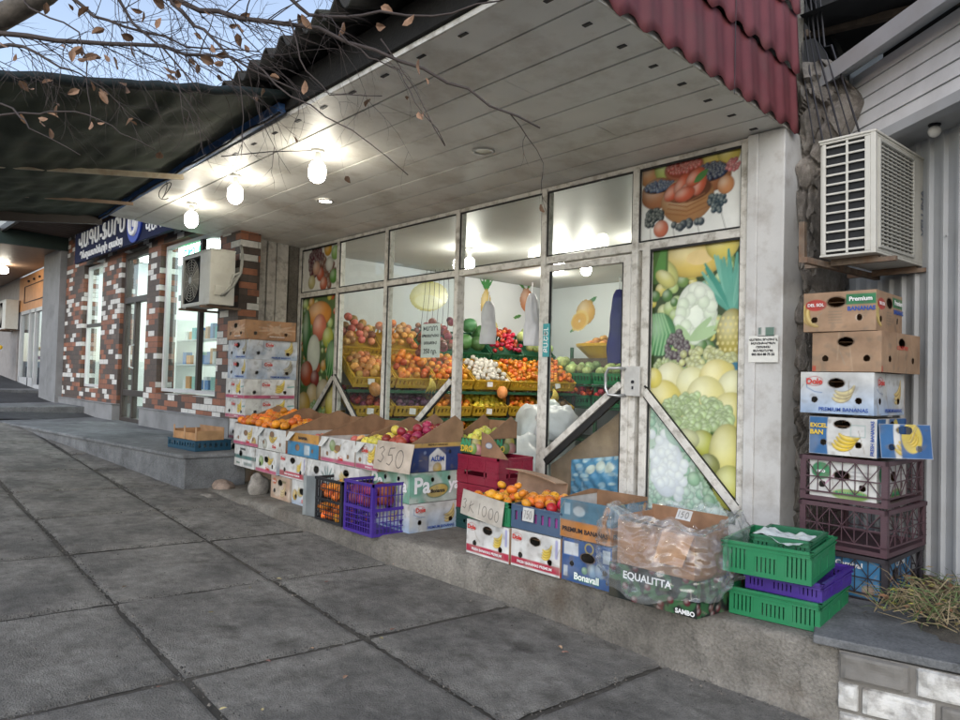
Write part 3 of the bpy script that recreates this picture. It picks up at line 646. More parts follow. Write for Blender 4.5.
wallseg(-12.72, -11.72, .6, .78); wallseg(-12.72, -11.72, 2.72, 3.3); wallseg(-10.86, -9.80, 2.72, 3.3); wallseg(-9.36, -7.60, .6, .80); wallseg(-9.36, -7.60, 2.66, 3.3)
b.build('wall', M_brick, ph)
b = MB(); M_grey = mat('grey_render', (.22, .222, .225), .75, .1, 4, .2, 40, dirt=(.10, .10, .10), dscale=3, damt=.5)
b.box(L_(-13.8), L_(-10.88), -.05, .2, .2, .585); b.box(L_(-13.82), L_(-10.86), -.065, .2, .587, .60); b.box(L_(-9.78), L_(-7.13), -.05, .2, .2, .585); b.box(L_(-9.8), L_(-7.11), -.065, .2, .587, .60)
b.build('plinth', M_grey, ph, bevel=.004)
b = MB(); b.box(L_(-14.9), L_(-13.76), -.10, .3, 0, 3.35); b.build('corner_pier', M_grey, ph)
M_darkframe = mat('dark_brown_frame', (.045, .035, .03), .45, .1)
M_pvc = mat('pvc_frame', (.5, .5, .5), .35, .05)
def phwin(xa, xb, za, zb, splits=(), zs=()):
    xa, xb = L_(xa), L_(xb); f = MB(); y0, y1 = .06, .12; t = .04
    f.box(xa, xb, y0, y1, za, za+t); f.box(xa, xb, y0, y1, zb-t, zb); f.box(xa, xa+t, y0, y1, za+t, zb-t); f.box(xb-t, xb, y0, y1, za+t, zb-t)
    fr = f.build('window', M_pvc, ph, bevel=.003)
    g = MB()
    for s_ in splits: g.box(L_(s_)-.03, L_(s_)+.03, y0-.004, y1-.01, za+t, zb-t)
    for z in zs: g.box(xa+t, xb-t, y0-.006, y1-.02, z-.025, z+.025)
    if splits or zs: g.build('mullion', M_darkframe, fr)
    p = MB(); p.box(xa+t, xb-t, .09, .094, za+t, zb-t); p.build('pane', M_glass, fr)
phwin(-12.70, -11.74, .80, 2.70, zs=(1.76,)); phwin(-9.34, -7.62, .82, 2.64, splits=(-8.25,))
f = MB(); xa, xb = L_(-10.84), L_(-9.82)
f.box(xa, xa+.07, .04, .12, .31, 2.7); f.box(xb-.07, xb, .04, .12, .31, 2.7); f.box(xa+.07, xb-.07, .04, .12, 2.63, 2.7); f.box(xa+.07, xb-.07, .04, .12, 2.0, 2.08); f.box(xa+.07, xb-.07, .04, .12, .31, .42); f.box(xa+.07, xb-.07, .045, .115, .72, .80); f.box(xa+.42, xa+.48, .045, .115, .42, 2.0)
dr_ = f.build('door', M_darkframe, ph, bevel=.004)
p = MB(); p.box(xa+.07, xb-.07, .08, .084, .42, 2.63); p.build('pane', M_glass, dr_); p = MB(); p.tube([(xa+.52, .03, 1.1), (xa+.52, -.02, 1.12), (xa+.52, -.02, 1.4), (xa+.52, .03, 1.42)], .012, 6); p.build('handle', M_steel, dr_)
# interior of pharmacy
M_lit = mat('pharmacy_wall', (.75, .78, .76), .6, .03)
b = MB(); b.box(L_(-13.6), L_(-8.2), 2.2, 2.25, .3, 3.0); b.box(L_(-13.6), L_(-13.55), .25, 2.2, .3, 3.0); b.box(L_(-8.25), L_(-8.2), .4, 2.2, .3, 3.0); b.box(L_(-13.6), L_(-8.2), .4, 2.2, 2.98, 3.0); b.box(L_(-13.6), L_(-7.15), .23, .4, 2.98, 3.0); b.box(L_(-13.6), L_(-7.6), .2, .4, .3, .33); b.box(L_(-13.6), L_(-8.2), .4, 2.2, .3, .33)
b.build('inner_room', M_lit, ph)
b = MB(); b.box(L_(-13.6), L_(-7.15), -.0, .9, 3.32, 3.36); b.build('roof_slab', M_dark, ph)
b = MB(); b.box(L_(-12.9), L_(-10.2), .9, 1.5, 2.93, 2.96); b.box(L_(-9.6), L_(-8.3), .5, .9, 2.93, 2.96); b.build('ceiling_panel', mat('lit_panel', (.9, .97, 1), emis=9, ecol=(.92, 1, .95)), ph)
b = MB(); M_brownsheet = mat('brown_ribbed_sheet', (.075, .055, .045), .6, .15, 5)
b.grid(lambda u, v: (L_(-15+6.3*u), -.95+1.0*v, 3.36+.02*math.sin(u*6.3*2*PI/.15)-.05*v), 260, 1); o = b.build('canopy', M_brownsheet, ph); o.modifiers.new('s', 'SOLIDIFY').thickness = .01
b = MB(); b.bar((L_(-15), -.95, 3.30), (L_(-8.7), -.95, 3.30), .05, .09); b.build('canopy_beam', M_darkframe, ph)
# sign
b = MB(); b.box(L_(-12.5), L_(-8.05), -.20, -.15, 2.70, 3.16); sg = b.build('sign_board', mat('navy_sign', (.010, .013, .045), .7, .1, spec=.2), ph, bevel=.006)
b = MB(); cx = L_(-9.72); T = Matrix.Rotation(PI/2, 4, 'X'); b.lathe([(0, .02), (.27, .02), (.27, 0)], 32, c=(cx, -.203, 2.97), T=T); b.build('logo_disc', mat('sign_blue', (.02, .05, .35), .4), sg)
b = MB(); b.tube([(cx-.13+.13*(1-math.cos(t)), -.226, 2.93-.11*math.sin(t)+(.16 if t in (0,) else 0)) for t in (0,)]+[(cx-.13*math.cos(t), -.226, 2.93-.12*math.sin(t)) for t in np.linspace(0, PI, 12)]+[(cx+.13, -.226, 3.09)], .032, 8); b.tube([(cx, -.226, 3.1), (cx, -.226, 2.9)], .02, 8); b.build('logo_mark', M_whiteink, sg)
text('ՎԱԳԱ-ՖԱՐՄ', .30, M_whiteink, (L_(-11.18), -.20, 3.0), (1, 0, 0), (0, 0, 1), sg, bold=.008, ext=.006, off=.006, sx=1.12)
text('Դեղատների ցանց', .15, M_whiteink, (L_(-11.2), -.20, 2.79), (1, 0, 0), (0, 0, 1), sg, bold=.004, ext=.004, off=.004, sx=1.45)
text('ՎԱԳԱ', .2, M_whiteink, (L_(-8.95), -.20, 2.84), (1, 0, 0), (0, 0, 1), sg, bold=.004, ext=.004, off=.004, sx=1.2)
M_neon = mat('green_neon', (.05, .9, .35), emis=1.6, ecol=(.05, 1, .35))
nf = MB(); nf.box(L_(-9.15), L_(-8.35), .16, .17, 1.95, 2.02); nsgn = nf.build('neon_frame', M_darkframe, ph)
for i, t in enumerate(('ԴԵՂԱ', 'ՏՈՒՆ', '24')): text(t, .17, M_neon, (L_(-8.75), .15, 2.5-.18*i), (1, 0, 0), (0, 0, 1), nsgn, bold=.006, ext=.004)
# pharmacy shelf with packs
def rotp(x, y, z):   # pharmacy-local to world
    v = Matrix.Rotation(R(1.5), 4, 'Z') @ Vector((L_(x), y, z)); return v*PK+Vector((X0*PK, 3.05*PK, -.088))
sfh = thing('display_shelf', 'white display shelf seen through the large window of the brick pharmacy', 'shelf', rotp(-8.45, .32, .33), R(1.5))
b = MB()
for z in (.55, .85, 1.15, 1.45): b.box(-.80, .80, -.12, .14, z-.33, z-.315)
b.box(-.82, -.80, -.12, .14, 0, 1.4); b.box(.80, .82, -.12, .14, 0, 1.4)
b.build('shelf_boards', M_lit, sfh); sfh.scale = (PK, PK, PK)
packm = [mat('pack_%s' % n, c, .4, .05) for n, c in (('teal', (.10, .45, .45)), ('white', (.7, .72, .7)), ('blue', (.12, .25, .5)), ('mint', (.35, .6, .5)), ('orange', (.6, .3, .1)))]
packw = ['teal', 'white', 'blue', 'mint green', 'orange']; lv = ['bottom', 'second lowest', 'second highest', 'top']; pmesh = {}
for zi, z in enumerate((.555, .855, 1.155, 1.455)):
    x = -9.2
    while x < -7.75:
        k = random.randrange(5); w_ = random.choice([.07, .1, .13]); h_ = random.choice([.12, .16, .2]); key = (k, w_, h_)
        if key not in pmesh:
            bb = MB(); bb.box(-w_/2, w_/2, -.03, .05, 0, h_); q = bb.build('medicine_pack', [packm[k]]); pmesh[key] = q
        else:
            q = pmesh[key].copy(); C.objects.link(q)
        q.scale = (PK, PK, PK); q.location = rotp(x+w_/2, .32+random.uniform(-.03, .02), z+.001); q.rotation_euler.z = R(1.5)
        tag(q, '%s medicine pack on the %s board of the pharmacy window shelf' % (packw[k], lv[zi]), 'medicine pack', '%s medicine packs on the %s board' % (packw[k], lv[zi]))
        x += w_+.015

# ================================================================ FAR SHOPS on the left
fs_ = thing('kiosk', 'far shop with orange wooden sign panel, white framed glass doors and a brown canopy', 'shop', (-18, 3.25, .4))
def fp(b, name, m, **k): o = b.build(name, m, fs_, **k); o.location = Vector(o.location)-Vector((-18, 3.25, .4)); return o
M_orange = mat('orange_wood_panel', (.50, .24, .10), .5, .12, 6); M_alu = mat('aluminium_frame', (.45, .46, .47), .4, .05)
b = MB(); b.box(-20.6, -15.4, 3.30, 3.36, 2.42, 3.25); fp(b, 'sign_panel', M_orange)
b = MB(); b.box(-19.9, -16.4, 3.285, 3.298, 2.6, 2.615); b.box(-19.9, -16.4, 3.285, 3.298, 2.98, 2.995); b.box(-19.9, -19.87, 3.285, 3.298, 2.6, 2.98); b.box(-16.43, -16.4, 3.285, 3.298, 2.6, 2.98)
for i in range(5): b.ball((-19.4+.6*i, 3.28, 3.09), .03, 6, 4)
fp(b, 'sign_border', M_black)
b = MB()
for x in (-20.3, -19.2, -18.6, -17.8, -16.6, -15.6): b.box(x-.05, x+.05, 3.3, 3.38, .5, 2.42)
b.box(-20.3, -15.6, 3.3, 3.38, 2.34, 2.42); b.box(-17.8, -15.6, 3.3, 3.38, .6, .85); b.box(-20.3, -18.6, 3.3, 3.38, .6, .85); b.box(-18.6, -17.8, 3.305, 3.375, .62, .7)
fp(b, 'door_frame', M_alu)
b = MB(); b.box(-20.3, -15.6, 3.34, 3.344, .85, 2.34); fp(b, 'pane', M_glass)
b = MB(); b.box(-21, -15.2, 5.0, 5.1, .3, 3.3); b.box(-15.2, -15.1, 3.3, 5, .3, 3.3); b.box(-21, -15.2, 3.4, 5, .3, .5); b.box(-15.6, -15.1, 3.28, 3.4, .2, 3.3); b.box(-40, -20.6, 3.3, 3.5, .2, 3.3); fp(b, 'wall', mat('far_wall', (.30, .28, .27), .8, .1))
b = MB()
for i, c in enumerate(((-17.2, .95), (-16.4, .9), (-16.0, 1.15))): b.ball((c[0], 3.7, c[1]), .3, 10, 6, sc=(1.3, .6, .8))
fp(b, 'window_goods', mat('red_goods', (.35, .06, .06), .6, .3, 4))
b = MB(); b.box(-26, -14.95, 1.9, 3.3, 3.28, 3.32); fp(b, 'canopy_ceiling', mat('brown_ceiling', (.28, .18, .12), .5, .1))
b = MB(); b.box(-26, -14.9, 1.82, 1.9, 3.26, 3.52); b.box(-14.95, -14.87, 1.9, 3.25, 3.24, 3.5); fp(b, 'canopy_edge', mat('dark_green_beam', (.02, .035, .03), .6))
bb_ = thing('street_block', 'pale tall building rising behind the far shops', 'building', (-34, 5, 0))
b = MB(); b.box(-6, 6, -1.2, 4, 0, 9); b.build('wall', mat('pale_render', (.55, .57, .55), .8, .08, 1), bb_)
b = MB()
for i in range(4):
    for z in (1.5, 4.5, 7): b.box(-5+3*i, -3.6+3*i, -1.215, -1.2, z, z+1.4)
b.build('window', M_dark, bb_)
fl = thing('flower_stand', 'stand of yellow and magenta flowers outside the far shop', 'flower stand', (-20.6, 2.6, .62))
b = MB()
b.tube([(0, 0, 0), (0, 0, .55)], .04, 8); b.lathe([(.05, .5), (.22, .85), (.24, .86)], 12); b.build('vase', M_pvc, fl)
for nm, c, sx in (('yellow_flower', (.7, .45, .02), .15), ('magenta_flower', (.5, .03, .2), -.2)):
    b = MB()
    for _ in range(30): b.ball((sx+random.gauss(0, .13), random.gauss(0, .13), 1.05+random.gauss(0, .13)), .05, 6, 4)
    b.build(nm, mat(nm, c, .6, .2), fl)

# ================================================================ AIR CONDITIONERS
M_ac = mat('ac_cream_casing', (.56, .55, .50), .45, .05, 6, .03, 60, dirt=(.30, .27, .22), dscale=6, damt=.4)
M_aclou = mat('ac_louvre', (.40, .395, .36), .5, .05); M_fin = mat('ac_fins', (.014, .015, .017), .6, .3, 60)
def ac(label, loc, rz, side, w=.80, d=.27, h=.56, letters=None, tilt=0):
    r = thing('air_conditioner', label, 'air conditioner', loc, rz); r.rotation_euler.y = tilt
    b = MB(); x0, x1 = -w/2, w/2; t = .012
    b.box(x0, x1, 0, d, h-t, h); b.box(x0, x1, 0, d, 0, t); b.box(x0+t, x1, d-t, d, t, h-t); b.box(x1-t, x1, .002, d-t, t, h-t)
    # front plate with an opening
    ox0, ox1, oz0, oz1 = (x0+.05, x0+.54, .04, h-.04)
    b.box(x0, ox0, 0, t, t, h-t); b.box(ox1, x1-t, 0, t, t, h-t); b.box(ox0, ox1, 0, t, t, oz0); b.box(ox0, ox1, 0, t, oz1, h-t)
    b.box(x0-.003, x0+.02, -.003, .022, -.002, h+.002); b.box(x0-.006, x1+.006, -.006, d+.004, h, h+.012)
    if side: # slotted side: frame members
        n = 11
        b.box(x0, x0+t, .022, .05, t, h-t); b.box(x0, x0+t, d-.03, d-t, t, h-t); b.box(x0, x0+t, d/2-.006, d/2+.006, t, h-t)
        for i in range(n+1):
            z = .03+(h-.06)*i/n; b.box(x0+.001, x0+t-.001, .05, d-.03, z-.0055, z+.0055)
    else: b.box(x0, x0+t, .002, d-t, t, h-t)
    b.build('casing', M_ac, r, bevel=.003)
    f = MB(); f.box(x0+.02, x0+.03, .03, d-.02, .02, h-.02); f.box(ox0, ox1, .10, .11, oz0, oz1); f.build('fins', M_fin, r)
    g = MB()
    if letters:
        n = 26
        for i in range(n+1):
            z = oz0+(oz1-oz0)*i/n; g.box(ox0, ox1, -.008, .004, z-.0035, z+.0035)
        for i in range(9): x = ox0+(ox1-ox0)*i/8; g.box(x-.003, x+.003, -.003, .008, oz0, oz1)
        g.box(ox0-.012, ox1+.012, -.012, 0, oz0-.012, oz0); g.box(ox0-.012, ox1+.012, -.012, 0, oz1, oz1+.012); g.box(ox0-.012, ox0, -.012, 0, oz0, oz1); g.box(ox1, ox1+.012, -.012, 0, oz0, oz1)
    else:
        cx, cz = (ox0+ox1)/2, (oz0+oz1)/2
        for k in range(1, 9):
            rr = .235*k/8; g.tube([(cx+rr*math.cos(t_), -.006, cz+rr*math.sin(t_)) for t_ in np.linspace(0, 2*PI, 29)], .0035, 4, caps=False)
        for k in range(12): a = 2*PI*k/12; g.bar((cx+.03*math.cos(a), -.003, cz+.03*math.sin(a)), (cx+.235*math.cos(a), -.003, cz+.235*math.sin(a)), .005, .005)
        g.lathe([(0, 0), (.04, 0), (.04, .01)], 16, c=(cx, -.014, cz), T=Matrix.Rotation(-PI/2, 4, 'X'))
    g.build('fan_grille', M_aclou, r)
    f = MB(); cx, cz = (ox0+ox1)/2, (oz0+oz1)/2
    for k in range(3):
        a = 2*PI*k/3; pts = []
        f.add([(cx+.03*math.cos(a), .05, cz+.03*math.sin(a)), (cx+.2*math.cos(a-.3), .04, cz+.2*math.sin(a-.3)), (cx+.21*math.cos(a+.3), .07, cz+.21*math.sin(a+.3)), (cx+.12*math.cos(a+.7), .08, cz+.12*math.sin(a+.7))], [(0, 1, 2, 3)])
    f.build('fan', M_fin, r)
    for x in (x0+.1, x1-.12): k = MB(); k.box(x, x+.03, -.06, d+.12, -.035, -.012); k.box(x-.003, x+.033, .02, d-.02, -.012, 0); k.build('bracket', M_rust, r)
    if letters: text(letters, .07, mat('logo_grey', (.18, .20, .23), .5), (x1-.09, -.001, h/2), (0, 0, 1), (-1, 0, 0), r, bold=.002)
    return r
a1 = ac('cream air conditioner over the stack of boxes beside the grey ribbed fence', (-1.315, 4.2, 1.76), R(90), True, letters='VELUNA', h=.60, tilt=R(-1.5))
b = MB(); b.bar((-.58, .27, -.03), (.42, .27, -.03), .03, .03); b.bar((-.30, .40, .0), (-.30, .40, .22), .03, .03); b.build('bracket', M_rust, a1)
a2 = ac('weathered air conditioner on the brick corner left of the stacked white boxes', (-7.99, 2.93, 1.80), 0, False, w=.84, d=.27, h=.585)
b = MB()
for k, (dx, r_) in enumerate(((0, .014), (.03, .011), (.06, .017))):
    b.tube([(.42, .12+dx*.5, .10), (.47, .14+dx, .12+dx), (.50, .22, .20+dx*2), (.50, .30, .36), (.46, .33, .56), (.36, .35, .68)], r_, 6)
b.build('pipe', mat('insulated_pipe', (.30, .30, .28), .7, .2, 20), a2, smooth=True)
b = MB(); b.box(.42, .44, .05, .16, .10, .2); b.build('side_cover', M_ac, a2, bevel=.004)
a3 = ac('small cream air conditioner under the brown canopy of the far orange shop', (-20.9, 3.0, 2.0), 0, False, h=.7, w=1.0)

# ================================================================ RIGHT SIDE: fence, shutter box, rubble
fr_ = thing('ribbed_fence', 'grey ribbed metal fence behind the stacks of boxes on the right', 'fence', (-1.37, 4.55, 0), R(-35.6))
M_galv = mat('galvanised_grey', (.37, .385, .40), .5, .06, 5, .05, 20, metal=.0, dirt=(.28, .26, .24), dscale=3, damt=.35)
b = MB(); prof = []; x = -1.4
while x < 1.6: prof += [(x, 0), (x+.045, 0), (x+.055, -.02), (x+.072, -.02), (x+.082, 0)]; x += .105
vs = [(a, c, z) for a, c in prof for z in (.07, 2.62)]; b.add(vs, [(2*i, 2*i+2, 2*i+3, 2*i+1) for i in range(len(prof)-1)])
o = b.build('sheet', M_galv, fr_); o.modifiers.new('s', 'SOLIDIFY').thickness = .002
b = MB(); b.box(-1.4, 1.6, -.03, .05, .0, .07); b.build('base_rail', M_rust, fr_)
b = MB()
for i in range(12): b.ball((-1.2+.21*i, -.022, .5+1.4*(i % 2)), .006, 6, 4)
b.build('screw', M_steel, fr_)
shb = thing('shutter_box', 'pale grey sided overhang box with metal flashing at the top right', 'awning box', (-1.37, 4.55, 2.49), R(-35.6))
M_side = mat('pale_siding', (.68, .69, .70), .5, .04, 4, dirt=(.3, .3, .3), dscale=3, damt=.3)
b = MB(); n = 5
for i in range(n): b.add([(-.2, -.25, .03+.085*i), (1.7, -.25, .03+.085*i), (1.7, -.24, .03+.085*(i+1)-.004), (-.2, -.24, .03+.085*(i+1)-.004), (-.2, -.2, .03+.085*i), (1.7, -.2, .03+.085*i), (1.7, -.2, .03+.085*(i+1)-.004), (-.2, -.2, .03+.085*(i+1)-.004)], [(0, 1, 2, 3), (0, 4, 5, 1), (3, 2, 6, 7), (0, 3, 7, 4)])
b.box(-.18, 1.7, -.2, -.19, .03, .46); b.build('siding', M_side, shb)
b = MB(); b.box(-.235, -.2, -.27, .06, -.0, .47); b.box(-.235, 1.7, -.275, -.2, -.03, .028); b.box(-.2, 1.7, -.2, .05, -.012, .0); b.build('trim', M_galv, shb, bevel=.003)
b = MB(); b.add([(-.42, -.42, .50), (1.8, -.42, .50), (1.8, .1, .72), (-.42, .1, .72), (-.42, -.42, .40), (1.8, -.42, .40)], [(0, 1, 2, 3), (4, 5, 1, 0)]); b.add([(-.42, -.42, .4), (-.42, -.42, .5), (-.42, .1, .72), (-.42, .1, .48)], [(0, 1, 2, 3)]); b.add([(-.42, -.42, .40), (1.8, -.42, .40), (1.8, -.26, .47), (-.42, -.26, .47)], [(0, 1, 2, 3)])
b.build('flashing', M_galv, shb)
lb = thing('lamp', 'small unlit globe lamp under the pale sided box', 'lamp', (-1.19, 4.26, 2.47), 0)
b = MB(); b.tube([(0, 0, 0), (0, 0, .02)], .03, 10); b.build('base', M_black, lb); b = MB(); b.ball((0, 0, -.03), .032, 12, 8); b.build('bulb', mat('frosted_bulb', (.6, .6, .58), .3), lb, smooth=True)
rub = thing('rubble_wall', 'rough broken rubble wall end between white pillar and air conditioner', 'wall', (-1.8, 4.4, 0))
M_rub = concrete('rubble_stone', (.33, .30, .27), (.15, .14, .125), (.12, .10, .075), sc=3, bump=.9)
b = MB()
def rfn(u, v):
    z = 3.05*v; wd = .10+.24*max(0, min(1, (z-2.35)/.4))*(1-max(0, (z-2.75)/.4)); x = -.14+wd*1.0*u
    q = noise.noise(Vector((u*2.5, z*4, 1)))+.6*noise.noise(Vector((u*7, z*11, 2))); cell = noise.voronoi(Vector((u*1.8, z*4.5, 0)))[0]
    return (x+.02*q*u, -.08+.07*q+.10*(cell[1]-cell[0] < .14)*.5, z)
b.grid(rfn, 26, 200); b.grid(lambda u, v: (rfn(1, v)[0]+.0, rfn(1, v)[1]+.5*u, 3.05*v+.02*noise.noise(Vector((u*9, v*30, 4)))), 8, 160)
b.build('stone', M_rub, rub)
gap = thing('roof_void', 'dark gap with bare rafters and hanging cables between the two roofs', 'roof framing', (-1.8, 5.5, 0))
def gp(b, n, m, **k): o = b.build(n, m, gap, **k); o.location = Vector(o.location)-Vector((-1.8, 5.5, 0)); return o
b = MB(); b.box(-3.6, .8, 6.52, 6.57, 0, 4.66); b.add([(-1.93, 4.3, 3.35), (-.8, 4.6, 3.55), (-1.2, 6.6, 3.9), (-2.6, 6.6, 3.9)], [(0, 1, 2, 3)]); gp(b, 'gap_shade_fill', M_dark)  # added near-black sheets, their colour stands in for the gap's deep shade
M_wood = mat('old_timber', (.10, .075, .055), .85, .3, 15, .3)
b = MB()
for i in range(3): b.bar((-2.4, 4.7+.5*i, 3.45-.18*i), (-1.2, 5.1+.5*i, 3.5-.2*i), .05, .05)
gp(b, 'rafter', M_wood)
b = MB(); b.bar((-2.35, 5.2, 4.15), (-1.66, 4.9, 2.62), .05, .05)
gp(b, 'pipe', M_dark)
b = MB()
for k in range(6):
    x0 = -1.95+.03*k; b.tube([(x0-.1, 4.45, 3.75), (x0-.02, 4.4, 3.3-.03*k), (x0+.06, 4.3, 2.9+.04*k), (x0+.16+.02*k, 4.2, 2.50)], .004+.002*(k % 2), 5)
gp(b, 'cable', M_black)
up = thing('upper_wall', 'white sided wall high up behind the roof gap', 'wall', (-2, 7.2, 3.9))
b = MB()
for i in range(14): b.box(-4.4+.38*i, -4.03+.38*i, -.7, -.6, .75, 3.8)
b.box(-4.4, .9, -.68, -.5, .72, 3.9); b.build('siding', mat('cream_siding', (.6, .58, .53), .6, .05), up)
# low wall with marble blocks
lw = thing('low_wall', 'low corner wall faced with white marble blocks under a grey slab', 'wall', (-1.2, 3.3, -.3))
def lp(b, n, m, **k): o = b.build(n, m, lw, **k); o.location = Vector(o.location)-Vector((-1.2, 3.3, -.3)); return o
M_marble = mat('white_marble_block', (.56, .55, .52), .6, .15, 9, .8, 35, dirt=(.17, .15, .13), dscale=11, damt=.85)
M_blk = mat('grey_block', (.17, .16, .145), .8, .15, 9, .5, 25)
sl_ = .235; yb = lambda x: 3.125+sl_*(x+1.21)
def blk(x0, x1, z0, z1, m, nm):
    b = MB()
    def fn(u, v):
        e = min(u, 1-u, v, 1-v); x = x0+.004+(x1-x0-.008)*u; z = z0+.003+(z1-z0-.006)*v
        return (x, yb(x)-.012*min(1, e*8)-.012*noise.noise(Vector((x*16, z*22, 3)))*min(1, e*8)+(.02 if e == 0 else 0), z)
    b.grid(fn, 24, 12); lp(b, nm, m)
rowz = [-.012, -.135, -.255, -.38, -.5]
blk(-1.21, -.95, rowz[1], rowz[0], M_blk, 'grey_block'); blk(-.95, -.55, rowz[1], rowz[0], M_marble, 'marble_block'); blk(-.55, -.1, rowz[1], rowz[0], M_marble, 'marble_block')
blk(-1.21, -1.13, rowz[2], rowz[1], M_marble, 'marble_block'); blk(-1.13, -.87, rowz[2], rowz[1], M_marble, 'marble_block'); blk(-.87, -.5, rowz[2], rowz[1], M_blk, 'grey_block')
blk(-1.21, -1.0, rowz[3], rowz[2], M_marble, 'marble_block'); blk(-1.0, -.6, rowz[3], rowz[2], M_marble, 'marble_block'); blk(-1.21, -.6, rowz[4], rowz[3], M_blk, 'grey_block')
b = MB(); b.prism([(x, yb(x)+.01, -.5) for x in (-1.205, .3)]+[(.3, 3.9, -.5), (-1.205, 3.9, -.5)], (0, 0, .485)); lp(b, 'core', M_blk)
b = MB(); b.prism([(-1.30, 3.105, -.008), (-.2, 3.37, -.008), (-.2, 3.62, -.008), (-.93, 3.47, -.008), (-1.10, 3.85, -.008), (-1.5, 3.80, -.008), (-1.43, 3.45, -.008)], (0, 0, .036)); lp(b, 'slab', M_ledge, bevel=.006)
# dry plants in the bed
b = MB(); b.grid(lambda u, v: (-1.28+1.6*u, 3.5+.9*v, .02+.09*math.sin(PI*min(1, v*1.3))*min(1, u*3)+.05*noise.noise(Vector((u*6, v*5, 7)))), 30, 20)
tag(b.build('soil_bed', M_joint, smooth=True), kind='structure')
def litter():
    b = MB(); g = random.Random(3)
    def base():
        u, v = g.random(), g.random()**1.3; x = -1.22+.75*u; y = 3.55+.75*v-.15*u
        return Vector((x, y, .05+.06*g.random()))
    for i in range(420):
        p = base(); a = g.uniform(0, 2*PI); L = g.uniform(.06, .24); r = g.uniform(.0012, .0035)
        q = p+Vector((math.cos(a)*L, math.sin(a)*L*.8, g.uniform(-.02, .12))); mid = (p+q)/2+Vector((0, 0, g.uniform(0, .05)))
        b.tube([p, mid, q], [r, r, r*.4], 3, mi=0 if g.random() < .7 else 1, caps=False)
    for i in range(520):
        p = base()+Vector((0, 0, g.uniform(0, .07))); T = Matrix.Rotation(g.uniform(0, 6.3), 3, 'Z') @ Matrix.Rotation(g.uniform(-1, 1), 3, 'X'); s_ = g.uniform(.01, .028)
        b.add([p+T @ Vector(v) for v in ((-s_, 0, 0), (0, -s_*.4, .003), (s_, 0, 0), (0, s_*.4, .003))], [(0, 1, 2, 3)], mi=g.choice([0, 1, 1, 2, 3]))
    tag(b.build('dry_weeds', [mat('straw', (.24, .19, .11), .8, .3, 30), mat('weed_green', (.10, .14, .05), .7, .3, 30), mat('dead_leaf', (.20, .10, .05), .8, .3, 30), mat('yellow_weed', (.30, .28, .06), .7, .2, 30)]), 'heap of dry straw and weeds in the bed at the fence foot', 'dry weeds', kind='stuff')
litter()

# ================================================================ AWNING
aw = thing('awning', 'dark green tarpaulin awning on rusty poles fixed along the soffit edge', 'awning', (-6, 2, 2.75))
def ap(b, n, m, **k): o = b.build(n, m, aw, **k); o.location = Vector(o.location)-Vector((-6, 2, 2.75)); return o
def tarp_mat():
    m = mat('green_tarpaulin', (.034, .044, .032), .85, .25, 3, .35, 7, dirt=(.10, .10, .06), dscale=1.6, damt=.35)
    return m
AW = {'ri': Vector((-4.15, 2.08, 2.82)), 'ro': Vector((-4.15, -.2, 2.30)), 'li': Vector((-8.35, 2.05, 2.70)), 'lo': Vector((-8.35, -.2, 2.42))}
def awf(u, v):   # u from right to left, v from wall out
    p = (AW['ri'].lerp(AW['li'], u)).lerp(AW['ro'].lerp(AW['lo'], u), v)
    sag = -.10*math.sin(PI*min(1, u*1.02))*math.sin(PI*v*.9) - .03*abs(math.sin(u*PI*3))*math.sin(PI*v)
    wr = .02*noise.noise(Vector((u*9, v*22, 0)))+.012*noise.noise(Vector((u*26, v*9, 5)))
    return p+Vector((0, 0, sag*.6+wr+.28*u*(1-u)*(1-v)*0))
b = MB(); b.grid(awf, 90, 60); o = ap(b, 'tarpaulin', tarp_mat(), smooth=True); o.modifiers.new('s', 'SOLIDIFY').thickness = .003
b = MB(); b.tube([awf(0, t)+Vector((.01, 0, .01)) for t in np.linspace(0, 1, 24)], .028, 8); ap(b, 'rolled_hem', mat('dark_hem', (.012, .02, .02), .6, .2, 10), smooth=True)
b = MB(); b.bar((-5.98, 2.06, 2.66), (-5.98, -.2, 2.34), .03, .04); ap(b, 'pole', mat('cream_rusty_pole', (.42, .36, .26), .6, .15, 10, dirt=(.2, .08, .03), dscale=8))
b = MB(); b.bar((-7.3, 2.06, 2.66), (-7.3, -.2, 2.43), .02, .03); ap(b, 'pole', mat('brown_pole', (.22, .15, .10), .6, .15, 10))
b = MB(); b.bar((-8.36, 2.05, 2.66), (-8.36, -.2, 2.38), .05, .09); ap(b, 'end_beam', M_darkframe)
M_bluep = mat('blue_beam_paint', (.05, .13, .32), .5, .1, 12, dirt=(.03, .03, .03), dscale=9, damt=.7)
b = MB(); b.bar((-8.55, 2.04, 2.70), (-4.2, 2.04, 2.755), .05, .055); ap(b, 'beam', M_bluep)
b = MB(); b.tube([(-8.4+.2*i, 2.02+.008*math.sin(i*1.3), 2.665+.0025*i*1.0+.006*math.sin(i*2.1)) for i in range(22)], .009, 6); ap(b, 'cable', M_black)
b = MB()
for ph_ in (0, 1.4):
    b.tube([(-6.3+.08*math.cos(t+ph_), 2.03+.03*math.sin(t*1.3), 2.60+.075*math.sin(t+ph_)) for t in np.linspace(0, 5.2, 22)], .0035, 5)
b.tube([(-4.64, 2.55, 2.70), (-4.9, 2.3, 2.69), (-5.3, 2.1, 2.695)], .004, 5); ap(b, 'loose_wire', M_black)

